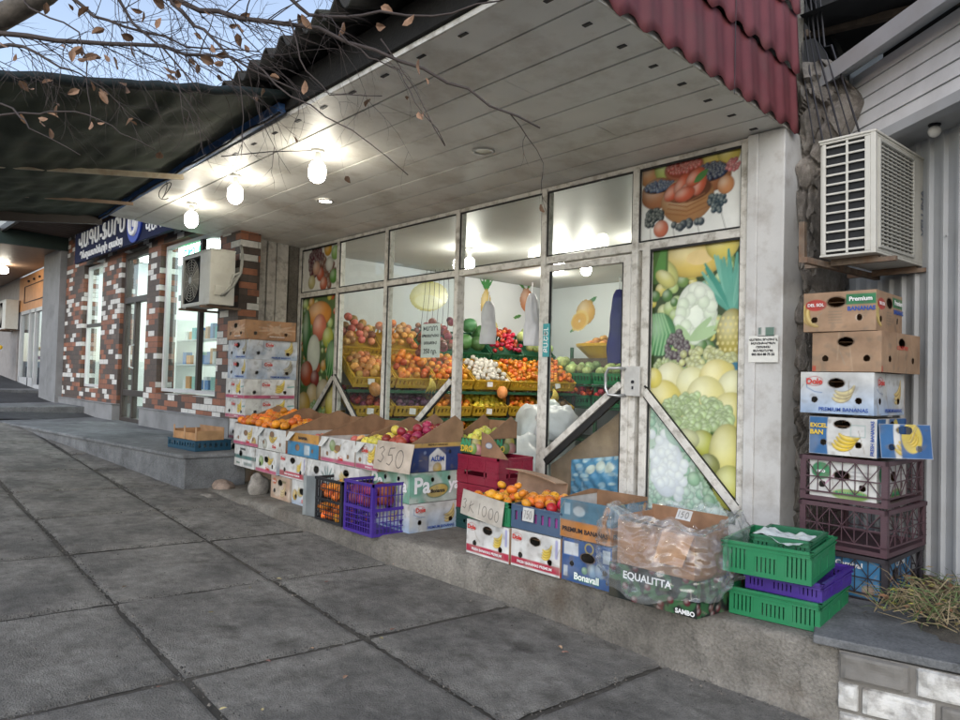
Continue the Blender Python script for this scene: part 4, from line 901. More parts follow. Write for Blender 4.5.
# ================================================================ LAMPS
M_bulb = mat('lit_bulb', (1, .97, .9), emis=24, ecol=(1, .93, .78)); M_sock = mat('bulb_socket', (.45, .45, .43), .4, .05)
def bulb(label, loc, r=.062, group=None, m=M_bulb, drop=.09):
    t = thing('light_bulb', label, 'lamp', loc, 0, 0 and group)
    b = MB(); b.tube([(0, 0, 0), (0, 0, -.02)], .05, 14); b.tube([(0, 0, -.02), (0, 0, -drop)], .022, 12); b.build('socket', M_sock, t, smooth=False)
    b = MB(); z = -drop; b.lathe([(.0, z), (r*.62, z), (r*.95, z-.03), (r, z-.06), (r, z-.10), (r*.8, z-.13), (r*.4, z-.148), (0, z-.152)], 20); b.build('bulb', m, t, smooth=True)
    if group: t['group'] = group
    return t
bulb('lit white bulb under the soffit nearest the camera of the three', (-4.64, 2.545, sz(2.545)), group='bulbs under the shop soffit')
bulb('lit white bulb under the soffit, middle one of the three', (-5.754, 2.409, sz(2.41)), group='bulbs under the shop soffit')
bulb('lit white bulb under the soffit closest to the blue pharmacy sign', (-7.009, 2.509, sz(2.51)), group='bulbs under the shop soffit')
def downlight(label, loc, lit):
    t = thing('ceiling_light', label, 'downlight', loc); t['group'] = 'round downlights in the soffit'
    b = MB(); b.lathe([(.055, -.002), (.062, -.008), (.078, -.006), (.082, 0)], 28); b.build('ring', M_sock, t, smooth=True)
    b = MB(); b.lathe([(0, -.004), (.056, -.004)], 24); b.build('diffuser', mat('lit_diffuser', (1, .97, .9), emis=8, ecol=(1, .94, .84)) if lit else mat('unlit_diffuser', (.45, .42, .32), .3), t)
downlight('lit round downlight in the soffit panel left of the three top panes', (-5.81, 3.28, sz(3.28)), True)
downlight('unlit round downlight in the middle of the soffit', (-3.69, 3.31, sz(3.31)), False)
M_bulb2 = mat('lit_bulb_inside', (1, .98, .95), emis=68, ecol=(1, .94, .84))
for i, (x, y, lb_) in enumerate(((-5.50, 6.15, 'lit bulb inside the shop above the door, left one of the close pair'), (-5.35, 6.45, 'lit bulb inside the shop above the door, right one of the close pair'), (-4.33, 6.16, 'lit bulb inside the shop behind the door head on the hinge side'), (-6.18, 5.37, 'lit bulb inside the shop hanging over the fruit rack'), (-6.77, 7.35, 'lit bulb inside the shop in the far corner beside the back wall'))):
    bulb(lb_, (x, y, 2.585), r=.06, m=M_bulb2, drop=.12)
bulb('lit bulb under the brown canopy of the far orange shop', (-18.2, 2.6, 3.28), r=.10, drop=.06)

# ================================================================ TREE
def at(px, py, dist): d = (Fw+Rt*((px-480)/FPX)-Up*((py-360)/FPX)); return Vector((0, 0, 1.06))+d*dist
tree = thing('tree', 'bare autumn tree reaching its twigs and last brown leaves over the awning', 'tree', (-4.6, -1.6, gz(-4.6, -1.6)))
def tp(b, n, m, **k): o = b.build(n, m, tree, **k); o.location = -tree.location; return o
M_bark = mat('bark', (.10, .085, .07), .85, .3, 25, .4, 40, dirt=(.16, .17, .12), dscale=9, damt=.5)
M_twig = mat('twig', (.055, .042, .038), .8, .2, 20)
M_leaf = mat('dry_leaf', (.26, .15, .09), .65, .3, 25, dirt=(.16, .08, .04), dscale=40, damt=.6)
b = MB(); base = tree.location.copy(); fork = Vector((-4.3, -.9, 2.3))
b.tube([base+Vector((0, 0, -.1)), base+Vector((.03, .1, .6)), base.lerp(fork, .6), fork], [.19, .16, .14, .12], 12)
tp(b, 'trunk', M_bark, smooth=True)
L1 = [fork, at(-60, 48, 3.1), at(0, 18, 3.05), at(45, -6, 3.0), at(110, -60, 2.9), at(180, -130, 2.8)]
b = MB(); b.tube(L1, [.10, .065, .05, .045, .035, .02], 12); tp(b, 'limb', M_bark, smooth=True)
limbs = [
 ([at(-60, 48, 3.1), at(0, 33, 3.0), at(80, 42, 2.95), at(165, 48, 2.9), at(230, 60, 2.85), at(300, 92, 2.8)], .013),
 ([at(45, -6, 3.0), at(120, -20, 2.9), at(180, 2, 2.85), at(240, 18, 2.8), at(320, 30, 2.75), at(400, 62, 2.7), at(470, 90, 2.65), at(540, 128, 2.6)], .014),
 ([at(160, -14, 2.87), at(175, 3, 2.85), at(205, 30, 2.8), at(243, 72, 2.75)], .012),
 ([at(-20, 42, 3.0), at(25, 48, 2.95), at(60, 65, 2.9), at(90, 80, 2.9)], .009),
 ([at(100, -40, 2.9), at(120, 5, 2.9), at(135, 25, 2.85), at(165, 50, 2.85), at(200, 92, 2.8)], .009),
 ([at(60, -12, 3.0), at(85, 8, 2.95), at(120, 25, 2.9), at(190, 45, 2.9), at(260, 52, 2.85)], .009),
 ([at(280, -10, 2.8), at(310, 18, 2.8), at(360, 14, 2.8), at(430, 14, 2.8), at(500, 0, 2.75), at(540, -12, 2.7)], .008),
 ([at(20, -20, 3), at(30, 10, 2.95), at(80, 30, 2.9), at(88, 80, 2.8), at(90, 125, 2.75)], .005),
 ([at(290, 20, 2.75), at(300, 60, 2.7), at(330, 96, 2.7), at(382, 96, 2.65)], .004),
 ([at(340, 35, 2.75), at(370, 55, 2.7), at(400, 70, 2.7), at(415, 100, 2.65), at(445, 145, 2.65)], .0035),
 ([at(-20, 100, 2.7), at(15, 108, 2.65), at(30, 130, 2.6), at(80, 155, 2.6)], .005),
 ([at(-20, 118, 2.7), at(40, 110, 2.65), at(75, 112, 2.6), at(110, 125, 2.6), at(155, 150, 2.6)], .0045),
 ([at(250, 60, 2.8), at(290, 95, 2.7), at(350, 130, 2.65), at(408, 175, 2.6)], .0045),
 ([at(380, 40, 2.7), at(395, 60, 2.7), at(420, 100, 2.65), at(445, 146, 2.6)], .003),
]
tw = MB(); lf = MB(); g = random.Random(11); leafpts = []
def grow(p, d, L, r, lev):
    n = 5; pts = [p.copy()]; q = p.copy(); dd = d.copy()
    for i in range(n):
        dd = (dd+Vector((g.gauss(0, .17), g.gauss(0, .17), g.gauss(0, .13)-.05))).normalized(); q = q+dd*L/n; pts.append(q.copy())
    tw.tube(pts, [r*(1-.75*i/n) for i in range(n+1)], 3 if lev else 4, caps=False)
    if lev < 2:
        for k in range(g.randint(2, 4) if lev == 0 else g.randint(1, 3)):
            t = g.uniform(.2, .95); i = min(n-1, int(t*n)); pp = pts[i].lerp(pts[i+1], t*n-i)
            nd = (dd+Rt*g.gauss(.1, .6)+Vector((0, 0, g.gauss(-.12, .55)))+Fw*g.gauss(0, .5)).normalized()
            grow(pp, nd, L*g.uniform(.4, .7), r*.55, lev+1)
    elif g.random() < .10: leafpts.append(pts[-1])
lim = MB()
for pts, r in limbs:
    # smooth the limb with extra points
    sm_ = []
    for i in range(len(pts)-1):
        for t in (0, .33, .66): sm_.append(pts[i].lerp(pts[i+1], t)+Vector((g.gauss(0, .006), g.gauss(0, .006), g.gauss(0, .006))))
    sm_.append(pts[-1]); n = len(sm_)
    b = MB(); b.tube(sm_, [max(.0018, r*(1-.8*i/n)) for i in range(n)], 6); tp(b, 'branch', M_twig, smooth=True)
    L = sum((pts[i+1]-pts[i]).length for i in range(len(pts)-1)); m_ = int(L*(19 if r > .006 else 5))
    for k in range(m_):
        t = g.uniform(.05, 1)*(n-1); i = min(n-2, int(t)); p = sm_[i].lerp(sm_[i+1], t-i); d = (sm_[i+1]-sm_[i]).normalized()
        xx = (p-Vector((0, 0, 1.06))).dot(Rt)/(p-Vector((0, 0, 1.06))).dot(Fw)*FPX+480
        yy_ = 360-(p-Vector((0, 0, 1.06))).dot(Up)/(p-Vector((0, 0, 1.06))).dot(Fw)*FPX
        if xx > 250 and g.random() < min(.92, (xx-250)/110): continue
        if yy_ > 68 and g.random() < .75: continue
        nd = (d*.7+Vector((0, 0, g.gauss(-.15, .55)))+Rt*g.gauss(.15, .4)+Fw*g.gauss(0, .4)).normalized()
        grow(p, nd, g.uniform(.16, .5)*(1 if r > .006 else .5), max(.0011, r*.22), 0)
tp(tw, 'twigs', M_twig)
for (px, py) in ((73, 12), (88, 8), (103, 28), (120, 35), (73, 50), (108, 62), (7, 48), (12, 61), (155, 27), (143, 12), (186, 60), (200, 58), (215, 52), (229, 55), (236, 32), (200, 41), (249, 14), (271, 75), (300, 25), (311, 30), (97, 93), (96, 122), (38, 118), (56, 115), (42, 125), (52, 138), (20, 114), (303, 95), (418, 60), (402, 24), (345, 22), (380, 6), (45, 2), (165, 8), (248, 51), (429, 84)):
    leafpts.append(at(px+g.uniform(-2, 2), py+g.uniform(-2, 2), g.uniform(2.6, 2.9)))
for p in leafpts[:100]:
    s_ = g.uniform(.022, .042)*1.15; T = Matrix.Rotation(g.uniform(0, 6.3), 3, 'Z') @ Matrix.Rotation(g.uniform(-1.2, 1.2), 3, 'X') @ Matrix.Rotation(g.uniform(0, 6), 3, 'Y')
    pts = [(0, 0, 0), (.35, -.3, .06), (.75, -.33, .12), (1.15, -.15, .05), (1.35, 0, -.1), (1.15, .18, .02), (.75, .33, .16), (.35, .3, .1), (.7, 0, -.03)]
    lf.add([p+T @ (Vector(v)*s_) for v in pts], [(0, 1, 8), (1, 2, 8), (2, 3, 8), (3, 4, 8), (4, 5, 8), (5, 6, 8), (6, 7, 8), (7, 0, 8)])
tp(lf, 'leaves', M_leaf)

# ================================================================ CARTONS
PRW = (.70, .70, .68); BRN = (.33, .19, .11); KR = (.40, .26, .165)
ink = {'w': M_whiteink, 'k': M_black, 'r': M_red, 'b': M_blueink, 'y': mat('yellow_ink', (.7, .48, .05), .6, .03), 'g': mat('green_ink', (.05, .3, .15), .6, .03), 'o': mat('orange_ink', (.6, .22, .03), .6, .03)}
def mark(c, x, y, s, T, t='Dole'):
    c.ell(x, y, s*1.0, s*.62, (.45, .06, .05)); c.ell(x, y, s*.93, s*.54, PRW); T.append((t, s*1.0, 'r', x, y-.002, .0012))
def holes(c, small=True, big=True, y=.72):
    if big: c.cut(c.w*.5, c.h*y, .035, .021); c.rect(c.w*.5-.03, c.h*y+.012, c.w*.5+.03, c.h*y+.02, (.2, .15, .1))
    if small: c.cut(c.w*.2, c.h*.33, .013, .013); c.cut(c.w*.8, c.h*.33, .013, .013)
def art(kind, w_, h_, face, seed=0, cell=.006):
    T = []; g = random.Random(seed); c = Cv(w_, h_, cell, PRW)
    if kind == 'redband':
        c.bananas(w_*.74, h_*.58, .075, .5); mark(c, w_*.13, h_*.8, .038, T); c.rect(0, .012, w_, .055, (.45, .035, .07)); T.append(('FRESH BANANAS PREMIUM', .022, 'w', w_*.5, .033, .0003)); c.line([(w_*.93, h_*.5), (w_*.93, h_*.9)], .02, (.4, .4, .6)); holes(c, y=.78)
    elif kind == 'fade':
        c.vgrad((.36, .48, .66), (.66, .67, .66), 0, h_*.8); c.blotch(7, .8, (.66, .66, .62), seed); c.bananas(w_*.78, h_*.55, .11, .75, 3, (.62, .44, .18)) if face == 'R' else c.bananas(w_*.6, h_*.5, .10, .3, 3, (.58, .5, .3))
        mark(c, w_*.2, h_*.78, .042, T); c.line([(w_*.08, h_*.85), (w_*.09, h_*.62), (w_*.2, h_*.52), (w_*.3, h_*.5)], .004, (.1, .2, .4)); T.append(('PREMIUM BANANAS', .027, 'b', w_*.6, .022, .0004)); holes(c, big=face == 'F', y=.74)
    elif kind == 'yellow':
        c.rect(0, 0, w_*.32, h_, (.66, .67, .64)); c.line([(w_*.32, 0), (w_*.32, h_)], .003, (.3, .3, .35)); c.bananas(w_*.70, h_*.62, .105, .55, 4); mark(c, w_*.42, h_*.72, .042, T); c.rect(0, .0, w_, .035, (.48, .10, .18)); c.line([(w_*.85, h_*.6), (w_*.98, h_*.63)], .012, (.1, .35, .32)); T.append(('BANANAS', .02, 'w', w_*.6, .018, 0)); holes(c, big=False)
        if face == 'F': c.bananas(w_*.75, h_*.5, .06, 0, 2)
    elif kind == 'bluefade':
        c.vgrad((.38, .46, .58), (.60, .62, .64), 0, h_); c.blotch(8, .7, (.64, .66, .68), seed); c.bananas(w_*.82, h_*.6, .12, .9, 3, (.30, .28, .26) if seed % 2 else (.58, .42, .10)); mark(c, w_*.42, h_*.76, .042, T); c.line([(w_*.3, h_*.95), (w_*.31, h_*.6), (w_*.42, h_*.48)], .004, (.1, .15, .25)); T.append(('PREMIUM BANANAS', .024, 'b', w_*.66, .022, .0004)); holes(c, big=face == 'F')
    elif kind == 'brownstar':
        c.a[:] = (.42, .23, .12); c.rect(0, 0, w_, .014, (.34, .17, .09))
        for k in range(9): c.line([(w_*.62, h_*.55), (w_*.62+.14*math.cos(k*.7)*1.5, h_*.55+.06*math.sin(k*.7))], .02, (.55, .36, .24), True)
        c.ell(w_*.62, h_*.55, .05, .04, (.58, .40, .27)); T.append(('PREMIUM BANANAS', .018, 'w', w_*.62, .035, 0)); holes(c, big=face == 'F')
    elif kind == 'plain':
        c.a[:] = KR; c.blotch(5, .5, (.34, .21, .13), seed); c.line([(w_*.4, h_), (w_*.38, h_*.3)], .006, (.5, .36, .24)); c.line([(w_*.55, h_*.8), (w_*.6, 0)], .004, (.52, .38, .26)); c.rect(0, .0, .02, .03, (.5, .1, .06)); holes(c, y=.75)
        if face == 'R': T.append(('COUNTRY', .03, 'r', w_*.5, h_*.62, -.0002))
    elif kind == 'greenband':
        c.a[:] = KR; c.bananas(w_*.1, h_*.4, .12, -1.2, 2, (.55, .38, .12)); c.rect(w_*.6, h_*.66, w_, h_*.92, (.05, .22, .10)); T.append(('Premium', .036, 'w', w_*.8, h_*.79, .0008)); T.append(('BANANAS', .038, 'b', w_*.81, h_*.55, .0012))
        for i in range(5): c.rect(w_*.36, h_*(.2+.07*i), w_*.55, h_*(.23+.07*i), (.3, .22, .15))
        c.ell(w_*.18, h_*.68, .055, .03, (.45, .06, .05)); T.append(('DEL SOL', .022, 'w', w_*.18, h_*.68, .0004)); c.cut(w_*.47, h_*.74, .04, .024); c.ell(w_*.78, h_*.33, .018, .018, (.55, .45, .35)); c.cut(w_*.16, h_*.3, .013, .013); c.cut(w_*.785, h_*.33, .01, .014)
    elif kind == 'exband':
        c.rect(0, 0, w_*.3, h_, (.05, .16, .36)); c.ell(w_*.37, h_*.5, w_*.10, h_*.8, PRW); c.bananas(w_*.57, h_*.42, .11, .1, 4); T.append(('EXCEL', .034, 'y', w_*.15, h_*.76, .001)); T.append(('BAN', .034, 'y', w_*.12, h_*.58, .001)); c.rect(w_*.62, h_*.5, w_*.84, h_*.82, (.35, .5, .47)); c.rect(w_*.63, h_*.52, w_*.83, h_*.80, PRW); T.append(('FRESH BANANAS', .023, 'b', w_*.945, h_*.5, .0006, 'up')); c.cut(w_*.5, h_*.82, .035, .018); c.cut(w_*.22, h_*.32, .013, .013); c.cut(w_*.74, h_*.3, .013, .013)
        if face == 'R': c.rect(w_*.4, 0, w_, h_, (.05, .14, .34)); c.ell(w_*.62, h_*.6, .05, .075, (.7, .55, .12)); c.bananas(w_*.62, h_*.6, .07, 1.3, 3)
    elif kind == 'tealorange':
        c.a[:] = (.10, .20, .27); c.rect(0, 0, w_, h_*.45, (.50, .20, .05)); c.rect(w_*.08, h_*.6, w_*.2, h_*.9, (.3, .4, .46)); c.ell(w_*.38, h_*.72, .04, .026, (.42, .50, .54)); c.ell(w_*.36, h_*.77, .018, .016, (.42, .5, .54)); c.ell(w_*.40, h_*.77, .018, .016, (.42, .5, .54)); T.append(('PREMIUM BANANAS', .034, 'k', w_*.5, h_*.22, .0008)); c.line([(w_*.93, h_*.9), (w_*.86, h_*.6), (w_*.9, h_*.3), (w_*.97, h_*.15)], .03, (.45, .18, .04)); c.line([(w_*.95, h_*.8), (w_*.9, h_*.5), (w_*.98, h_*.2)], .006, (.05, .03, .03)); c.cut(w_*.88, h_*.12, .012, .008)
    elif kind == 'bluebonita':
        c.a[:] = (.045, .10, .26); c.blotch(14, .5, (.10, .18, .36), 2, .15); c.rect(.012, h_*.62, w_*.33, h_*.92, (.62, .65, .68)); c.rect(.012, h_*.6, w_*.33, h_*.615, (.1, .2, .5)); c.rect(.012, h_*.1, w_*.12, h_*.35, (.5, .55, .6)); c.rect(w_*.82, h_*.6, w_*.97, h_*.9, (.5, .56, .6)); c.ell(w_*.55, h_*.85, .03, .03, (.5, .4, .1)); c.ell(w_*.55, h_*.85, .022, .022, (.05, .1, .28))
        c.fruit(w_*.62, h_*.36, .035, (.2, .35, .5)); c.fruit(w_*.78, h_*.4, .04, (.25, .38, .55)); c.fruit(w_*.46, h_*.32, .02, (.2, .4, .25)); T.append(('Bonavall', .05, 'g', w_*.52, h_*.15, .003)); T.append(('Bonavall', .05, 'w', w_*.52, h_*.155, .0012)); c.cut(w_*.52, h_*.62, .042, .022); c.cut(w_*.2, h_*.42, .011, .011); c.cut(w_*.86, h_*.38, .012, .012)
    elif kind == 'navyalum':
        c.a[:] = (.03, .055, .17); c.rect(0, h_*.84, w_, h_, (.60, .38, .12)); T.append(('PREMIUM BANANAS', .02, 'k', w_*.5, h_*.925, 0)); c.rect(w_*.34, 0, w_*.66, h_*.5, PRW); c.line([(w_*.34+.02, h_*.5), (w_*.5, h_*.7), (w_*.66-.02, h_*.5)], .04, PRW); T.append(('ALUM', .045, 'b', w_*.5, h_*.42, .0015)); c.fruit(w_*.5, h_*.1, .04, (.65, .45, .12)); c.ell(w_*.26, h_*.66, .012, .012, (.2, .25, .4)); c.ell(w_*.74, h_*.66, .012, .014, (.01, .01, .03))
    elif kind == 'mint':
        c.a[:] = (.20, .42, .32); c.rect(0, 0, w_, h_, (.22, .45, .34)); c.blotch(9, .8, (.62, .66, .60), 5, .05); T.append(('Pa', .22, 'w', w_*.22, h_*.55, .004)); T.append(('ya', .2, 'w', w_*.84, h_*.55, .003)); c.ell(w_*.52, h_*.36, .10, .05, (.10, .2, .12), .12); c.ell(w_*.52, h_*.36, .092, .043, (.62, .45, .12), .12); T.append(('Bonanza', .038, 'k', w_*.52, h_*.36, .001)); c.cut(w_*.42, h_*.74, .012, .012); c.cut(w_*.74, h_*.76, .012, .012)
    elif kind == 'dkgreen':
        c.a[:] = (.03, .06, .03); T.append(('SAN', .075, 'g', w_*.36, h_*.68, .004)); T.append(('PEDRO', .06, 'y', w_*.36, h_*.3, .002)); c.rect(w_*.18, h_*.1, w_*.54, h_*.9, (.10, .22, .07)); c.fruit(w_*.78, h_*.7, .05, (.5, .42, .06)); c.fruit(w_*.84, h_*.3, .045, (.5, .2, .2)); c.fruit(w_*.68, h_*.35, .04, (.2, .35, .08))
    elif kind == 'greenlabel':
        c.rect(0, h_*.38, w_, h_*.56, (.09, .20, .19)); T.append(('BANANA', .03, 'k', w_*.45, h_*.84, .0006)); c.rect(w_*.12, h_*.12, w_*.3, h_*.2, (.15, .25, .2)); c.cut(w_*.35, h_*.62, .03, .022); c.rect(w_*.5, h_*.1, w_*.9, h_*.25, (.3, .35, .33))
    elif kind == 'peach':
        c.a[:] = (.52, .36, .26); c.blotch(6, .7, (.62, .55, .46), seed); c.ell(w_*.2, h_*.75, .035, .028, (.55, .16, .08)); c.bananas(w_*.65, h_*.4, .10, .6, 3, (.52, .38, .22)); T.append(('Del Rio', .02, 'w', w_*.2, h_*.75, .0003)); c.rect(w_*.5, h_*.74, w_*.8, h_*.84, (.25, .22, .12)); holes(c, y=.72)
    elif kind == 'bluelabel':
        c.a[:] = (.06, .24, .42); c.rect(0, h_*.6, w_, h_, (.58, .30, .07)); c.rect(w_*.55, h_*.1, w_*.72, h_*.5, (.5, .6, .65)); T.append(('BANANA', .035, 'k', w_*.5, h_*.78, .001)); c.cut(w_*.33, h_*.35, .03, .022); c.cut(w_*.8, h_*.3, .012, .012)
    elif kind == 'fruitwhite':
        q = g.choice([0, 1, 2]); c.vgrad((.42, .52, .66) if q == 1 else (.64, .64, .6), PRW, 0, h_*.6); c.bananas(w_*g.uniform(.35, .75), h_*.62, g.uniform(.08, .13), g.uniform(-.5, 1.2), 3, g.choice([(.68, .46, .06), (.6, .48, .22), (.52, .36, .2)])); c.fruit(w_*g.uniform(.15, .85), h_*g.uniform(.2, .7), .045, g.choice([(.5, .5, .42), (.62, .4, .08), (.3, .42, .15)])); mark(c, w_*.6, h_*.2, .034, T); holes(c, y=.6 if q else .74)
        if q == 2: c.rect(0, 0, w_, .03, (.5, .12, .2))
    elif kind == 'palm':
        for a in (.3, .7, 1.1, 1.57, 2.0, 2.5, 2.9): c.leaf(w_*.75, h_*.25, .12, .016, a, (.18, .28, .27))
        c.rect(w_*.02, h_*.1, w_*.2, h_*.2, (.2, .25, .3)); T.append(('BANANAS', .026, 'b', w_*.5, h_*.12, .0005)); c.cut(w_*.35, h_*.62, .035, .025)
    elif kind == 'maroonlabel':
        c.ell(w_*.18, h_*.68, .05, .045, (.08, .3, .14)); T.append(('eco', .03, 'w', w_*.18, h_*.68, .001)); c.ell(w_*.62, h_*.12, .09, .03, (.25, .4, .12)); c.line([(w_*.25, h_*.35), (w_*.38, h_*.6)], .006, (.55, .2, .4)); c.rect(w_*.55, h_*.6, w_*.92, h_*.63, (.4, .4, .4)); c.rect(w_*.55, h_*.7, w_*.92, h_*.73, (.4, .4, .4)); holes(c, y=.6); T.append(('BANAFRESH', .026, 'g', w_*.62, h_*.14, .0006))
    elif kind == 'bluecarton':
        c.a[:] = (.07, .25, .48); c.blotch(6, .5, (.15, .35, .6), 3); c.line([(w_*.6, 0), (w_*.62, h_)], .004, (.04, .12, .3)); c.rect(w_*.3, h_*.35, w_*.42, h_*.5, (.55, .3, .28)); T.append(('Carnival', .04, 'w', w_*.6, h_*.82, .001)); c.fruit(w_*.85, h_*.2, .03, (.5, .3, .2)); c.cut(w_*.48, h_*.55, .035, .025)
    elif kind == 'fruitdark':
        c.a[:] = (.015, .02, .018); [c.leaf(g.uniform(0, w_), g.uniform(0, h_*.9), .07, .03, g.uniform(0, 6), (.04, .13, .05)) for _ in range(26)]; [c.fruit(g.uniform(0, w_), g.uniform(0, h_), .018, (.14, .02, .03)) for _ in range(11)]; T.append(('EQUALITTA', .05, 'w', w_*.45, h_*.72, .001)); T.append(('SAMBO', .03, 'w', w_*.88, h_*.1, .001))
    c.blotch(9, .25, mixc(tuple(c.a.mean((0, 1))), (.30, .24, .17), .55), seed*3+2, .12); c.blotch(26, .35, (.20, .17, .13), seed+11, .28)
    for _ in range(2): x = g.uniform(0, w_); c.line([(x, g.uniform(0, h_)), (x+g.uniform(-.04, .04), g.uniform(0, h_))], .003, (.34, .29, .22))
    return c, T
def put_texts(T, o, u, v, parent, wmax=9):
    for t in T:
        txt, s_, k, x, y, bold = t[:6]; s_ = s_ if len(t) > 6 else min(s_, 1.5*2*min(x, wmax-x)/max(1, len(txt))); p = Vector(o)+Vector(u)*x+Vector(v)*y
        if len(t) > 6: text(txt, s_, ink[k], p, v, -Vector(u), parent, bold=bold, ext=.0003, off=.001)
        else: text(txt, s_, ink[k], p, u, v, parent, bold=bold, ext=.0003, off=.001+(.0006 if bold < .0025 else 0))
CELL = .006
def carton(label, x, y, z, rz, w_, d, h, kind, kindR=None, seed=0, group=None, texts=True, open_=None, cell=CELL, sidecol=(.55, .55, .52), name='fruit_box', rt=True):
    r = thing(name, label, 'box', (x, y, z), R(rz), group)
    kindR = kindR or kind
    b = MB(); cF, TF = art(kind, w_, h, 'F', seed, cell); cR, TR = art(kindR, d, h, 'R', seed+1, cell)
    # slight bulge and dents of used cardboard
    def bulge(cv, o, u, v, n):
        H, W = cv.X.shape; o, u, v, n = map(lambda a: np.array(a, float), (o, u, v, n))
        q = np.sin(cv.X/cv.w*PI)*np.sin(cv.Y/cv.h*PI)*.005*math.sin(seed*1.7+1); P = o+cv.X[..., None]*u+cv.Y[..., None]*v+q[..., None]*n
        idx = np.arange(H*W).reshape(H, W); f = np.stack([idx[:-1, :-1], idx[:-1, 1:], idx[1:, 1:], idx[1:, :-1]], -1).reshape(-1, 4); f = f[~cv.hole.reshape(-1)[f].any(1)]
        b.add(P.reshape(-1, 3).tolist(), f.tolist(), 0, cv.a.reshape(-1, 3).tolist())
    bulge(cF, (0, 0, 0), (1, 0, 0), (0, 0, 1), (0, -1, 0)); bulge(cR, (w_, 0, 0), (0, 1, 0), (0, 0, 1), (1, 0, 0))
    b.box(0, .004, 0.001, d, 0, h, col=sidecol); b.box(.004, w_, d-.004, d, 0, h, col=BRN); b.box(.004, w_-.001, .001, d-.004, 0, .004, col=KRAFT)
    b.box(.004, w_-.006, .006, .009, .004, h-.001, col=BRN) if open_ else None
    if open_ is None:
        b.box(.001, w_*.28, .001, d-.001, h-.003, h, col=sidecol); b.box(w_*.72, w_-.001, .001, d-.001, h-.003, h, col=sidecol); b.box(w_*.28, w_*.72, .001, d*.22, h-.003, h, col=sidecol); b.box(w_*.28, w_*.72, d*.78, d-.001, h-.003, h, col=sidecol)
        b.box(w_*.25, w_*.75, d*.15, d*.85, h-.05, h-.046, col=KRAFT)
    r_ = b.build('sleeve' if open_ is None else 'carton', PRINT, r)
    if texts: put_texts(TF, (0, -.004, 0), (1, 0, 0), (0, 0, 1), r, w_)
    if texts and rt: put_texts(TR, (w_+.004, 0, 0), (0, 1, 0), (0, 0, 1), r, d)
    return r
# -- tall stack of closed boxes by the planked wall (left)
zs = .615; G1 = 'banana boxes stacked by the planked wall'
for i, (kind, kr, rz, seed, lb_) in enumerate((
    ('yellow', 'yellow', 1, 2, 'white banana box with pink base band, lowest of the tall stack by the planked wall'),
    ('yellow', 'yellow', -1, 4, 'white banana box with red base band, second from bottom of the planked wall stack'),
    ('bluefade', 'bluefade', 0, 6, 'blue and white banana box with yellow fruit, middle of the planked wall stack'),
    ('bluefade', 'bluefade', 1.5, 7, 'grey blue banana box with dark fruit, second from top of the planked wall stack'),
    ('brownstar', 'brownstar', -1.5, 8, 'orange brown banana box on top of the tall stack by the planked wall'))):
    carton(lb_, -7.35+random.uniform(-.02, .01), 3.06+random.uniform(-.015, .015), zs+.2*i, rz, .46, .55, .198, kind, kr, seed, G1, cell=.008)
for i in range(3):
    carton(['worn carton at floor level under the tall banana box stack', 'worn carton second from the floor under the tall banana box stack', 'pale carton with fruit print just beneath the tall banana box stack'][i], -7.30+.04*i, 3.05, .0+.2*i+.002, 0, .5, .5, .198, ['peach', 'greenlabel', 'fruitwhite'][i], None, 3+i, G1, texts=False, cell=.012)
# -- wall of boxes in front of the window (left cluster): columns by X, tiers by height
G2 = 'fruit boxes piled before the left windows'
colx = [-6.68, -6.10, -5.56, -5.0, -4.5]
def row(z, h, y, specs, tier):
    for (x0, wd, kind, seed, lb_) in specs:
        carton(lb_, x0, y+random.uniform(-.01, .015), z, random.uniform(-1.5, 1.5), wd, .42, h, kind, None, seed, G2, cell=.007)
row(.0, .195, 2.86, [(-5.86, .36, 'peach', 3, 'peach coloured carton standing on the ground beside the grey stones'), (-5.48, .36, 'fruitwhite', 12, 'white and peach carton on the ground beside the folded metal sheet'), (-5.1, .42, 'greenlabel', 13, 'white carton on the ground hidden behind the folded metal sheet'), (-4.66, .24, 'palm', 14, 'white carton on the ground behind the black mandarin crate')], 0)
row(.2, .195, 2.86, [(-6.62, .46, 'greenlabel', 4, 'white carton with dark green stripe at the left end of the box wall'), (-6.14, .42, 'fruitwhite', 6, 'pale carton with fruit print right of the green striped one'), (-5.70, .46, 'redband', 7, 'white banana carton with pink base band over the peach cartons'), (-5.22, .42, 'palm', 8, 'white carton with grey palm print over the folded metal sheet'), (-4.79, .36, 'fruitwhite', 18, 'white carton above the black mandarin crate')], 1)
# right column, its right faces in view
carton('white banana carton with big banana print at the bottom beside the violet crate', -4.46, 2.96, 0, 0, .50, .46, .195, 'fade', 'fade', 21, G2, cell=.005)
carton('mint green carton with yellow oval in the middle beside the violet crate', -4.46, 2.955, .20, 0, .50, .47, .21, 'mint', 'mint', 22, G2, cell=.005)
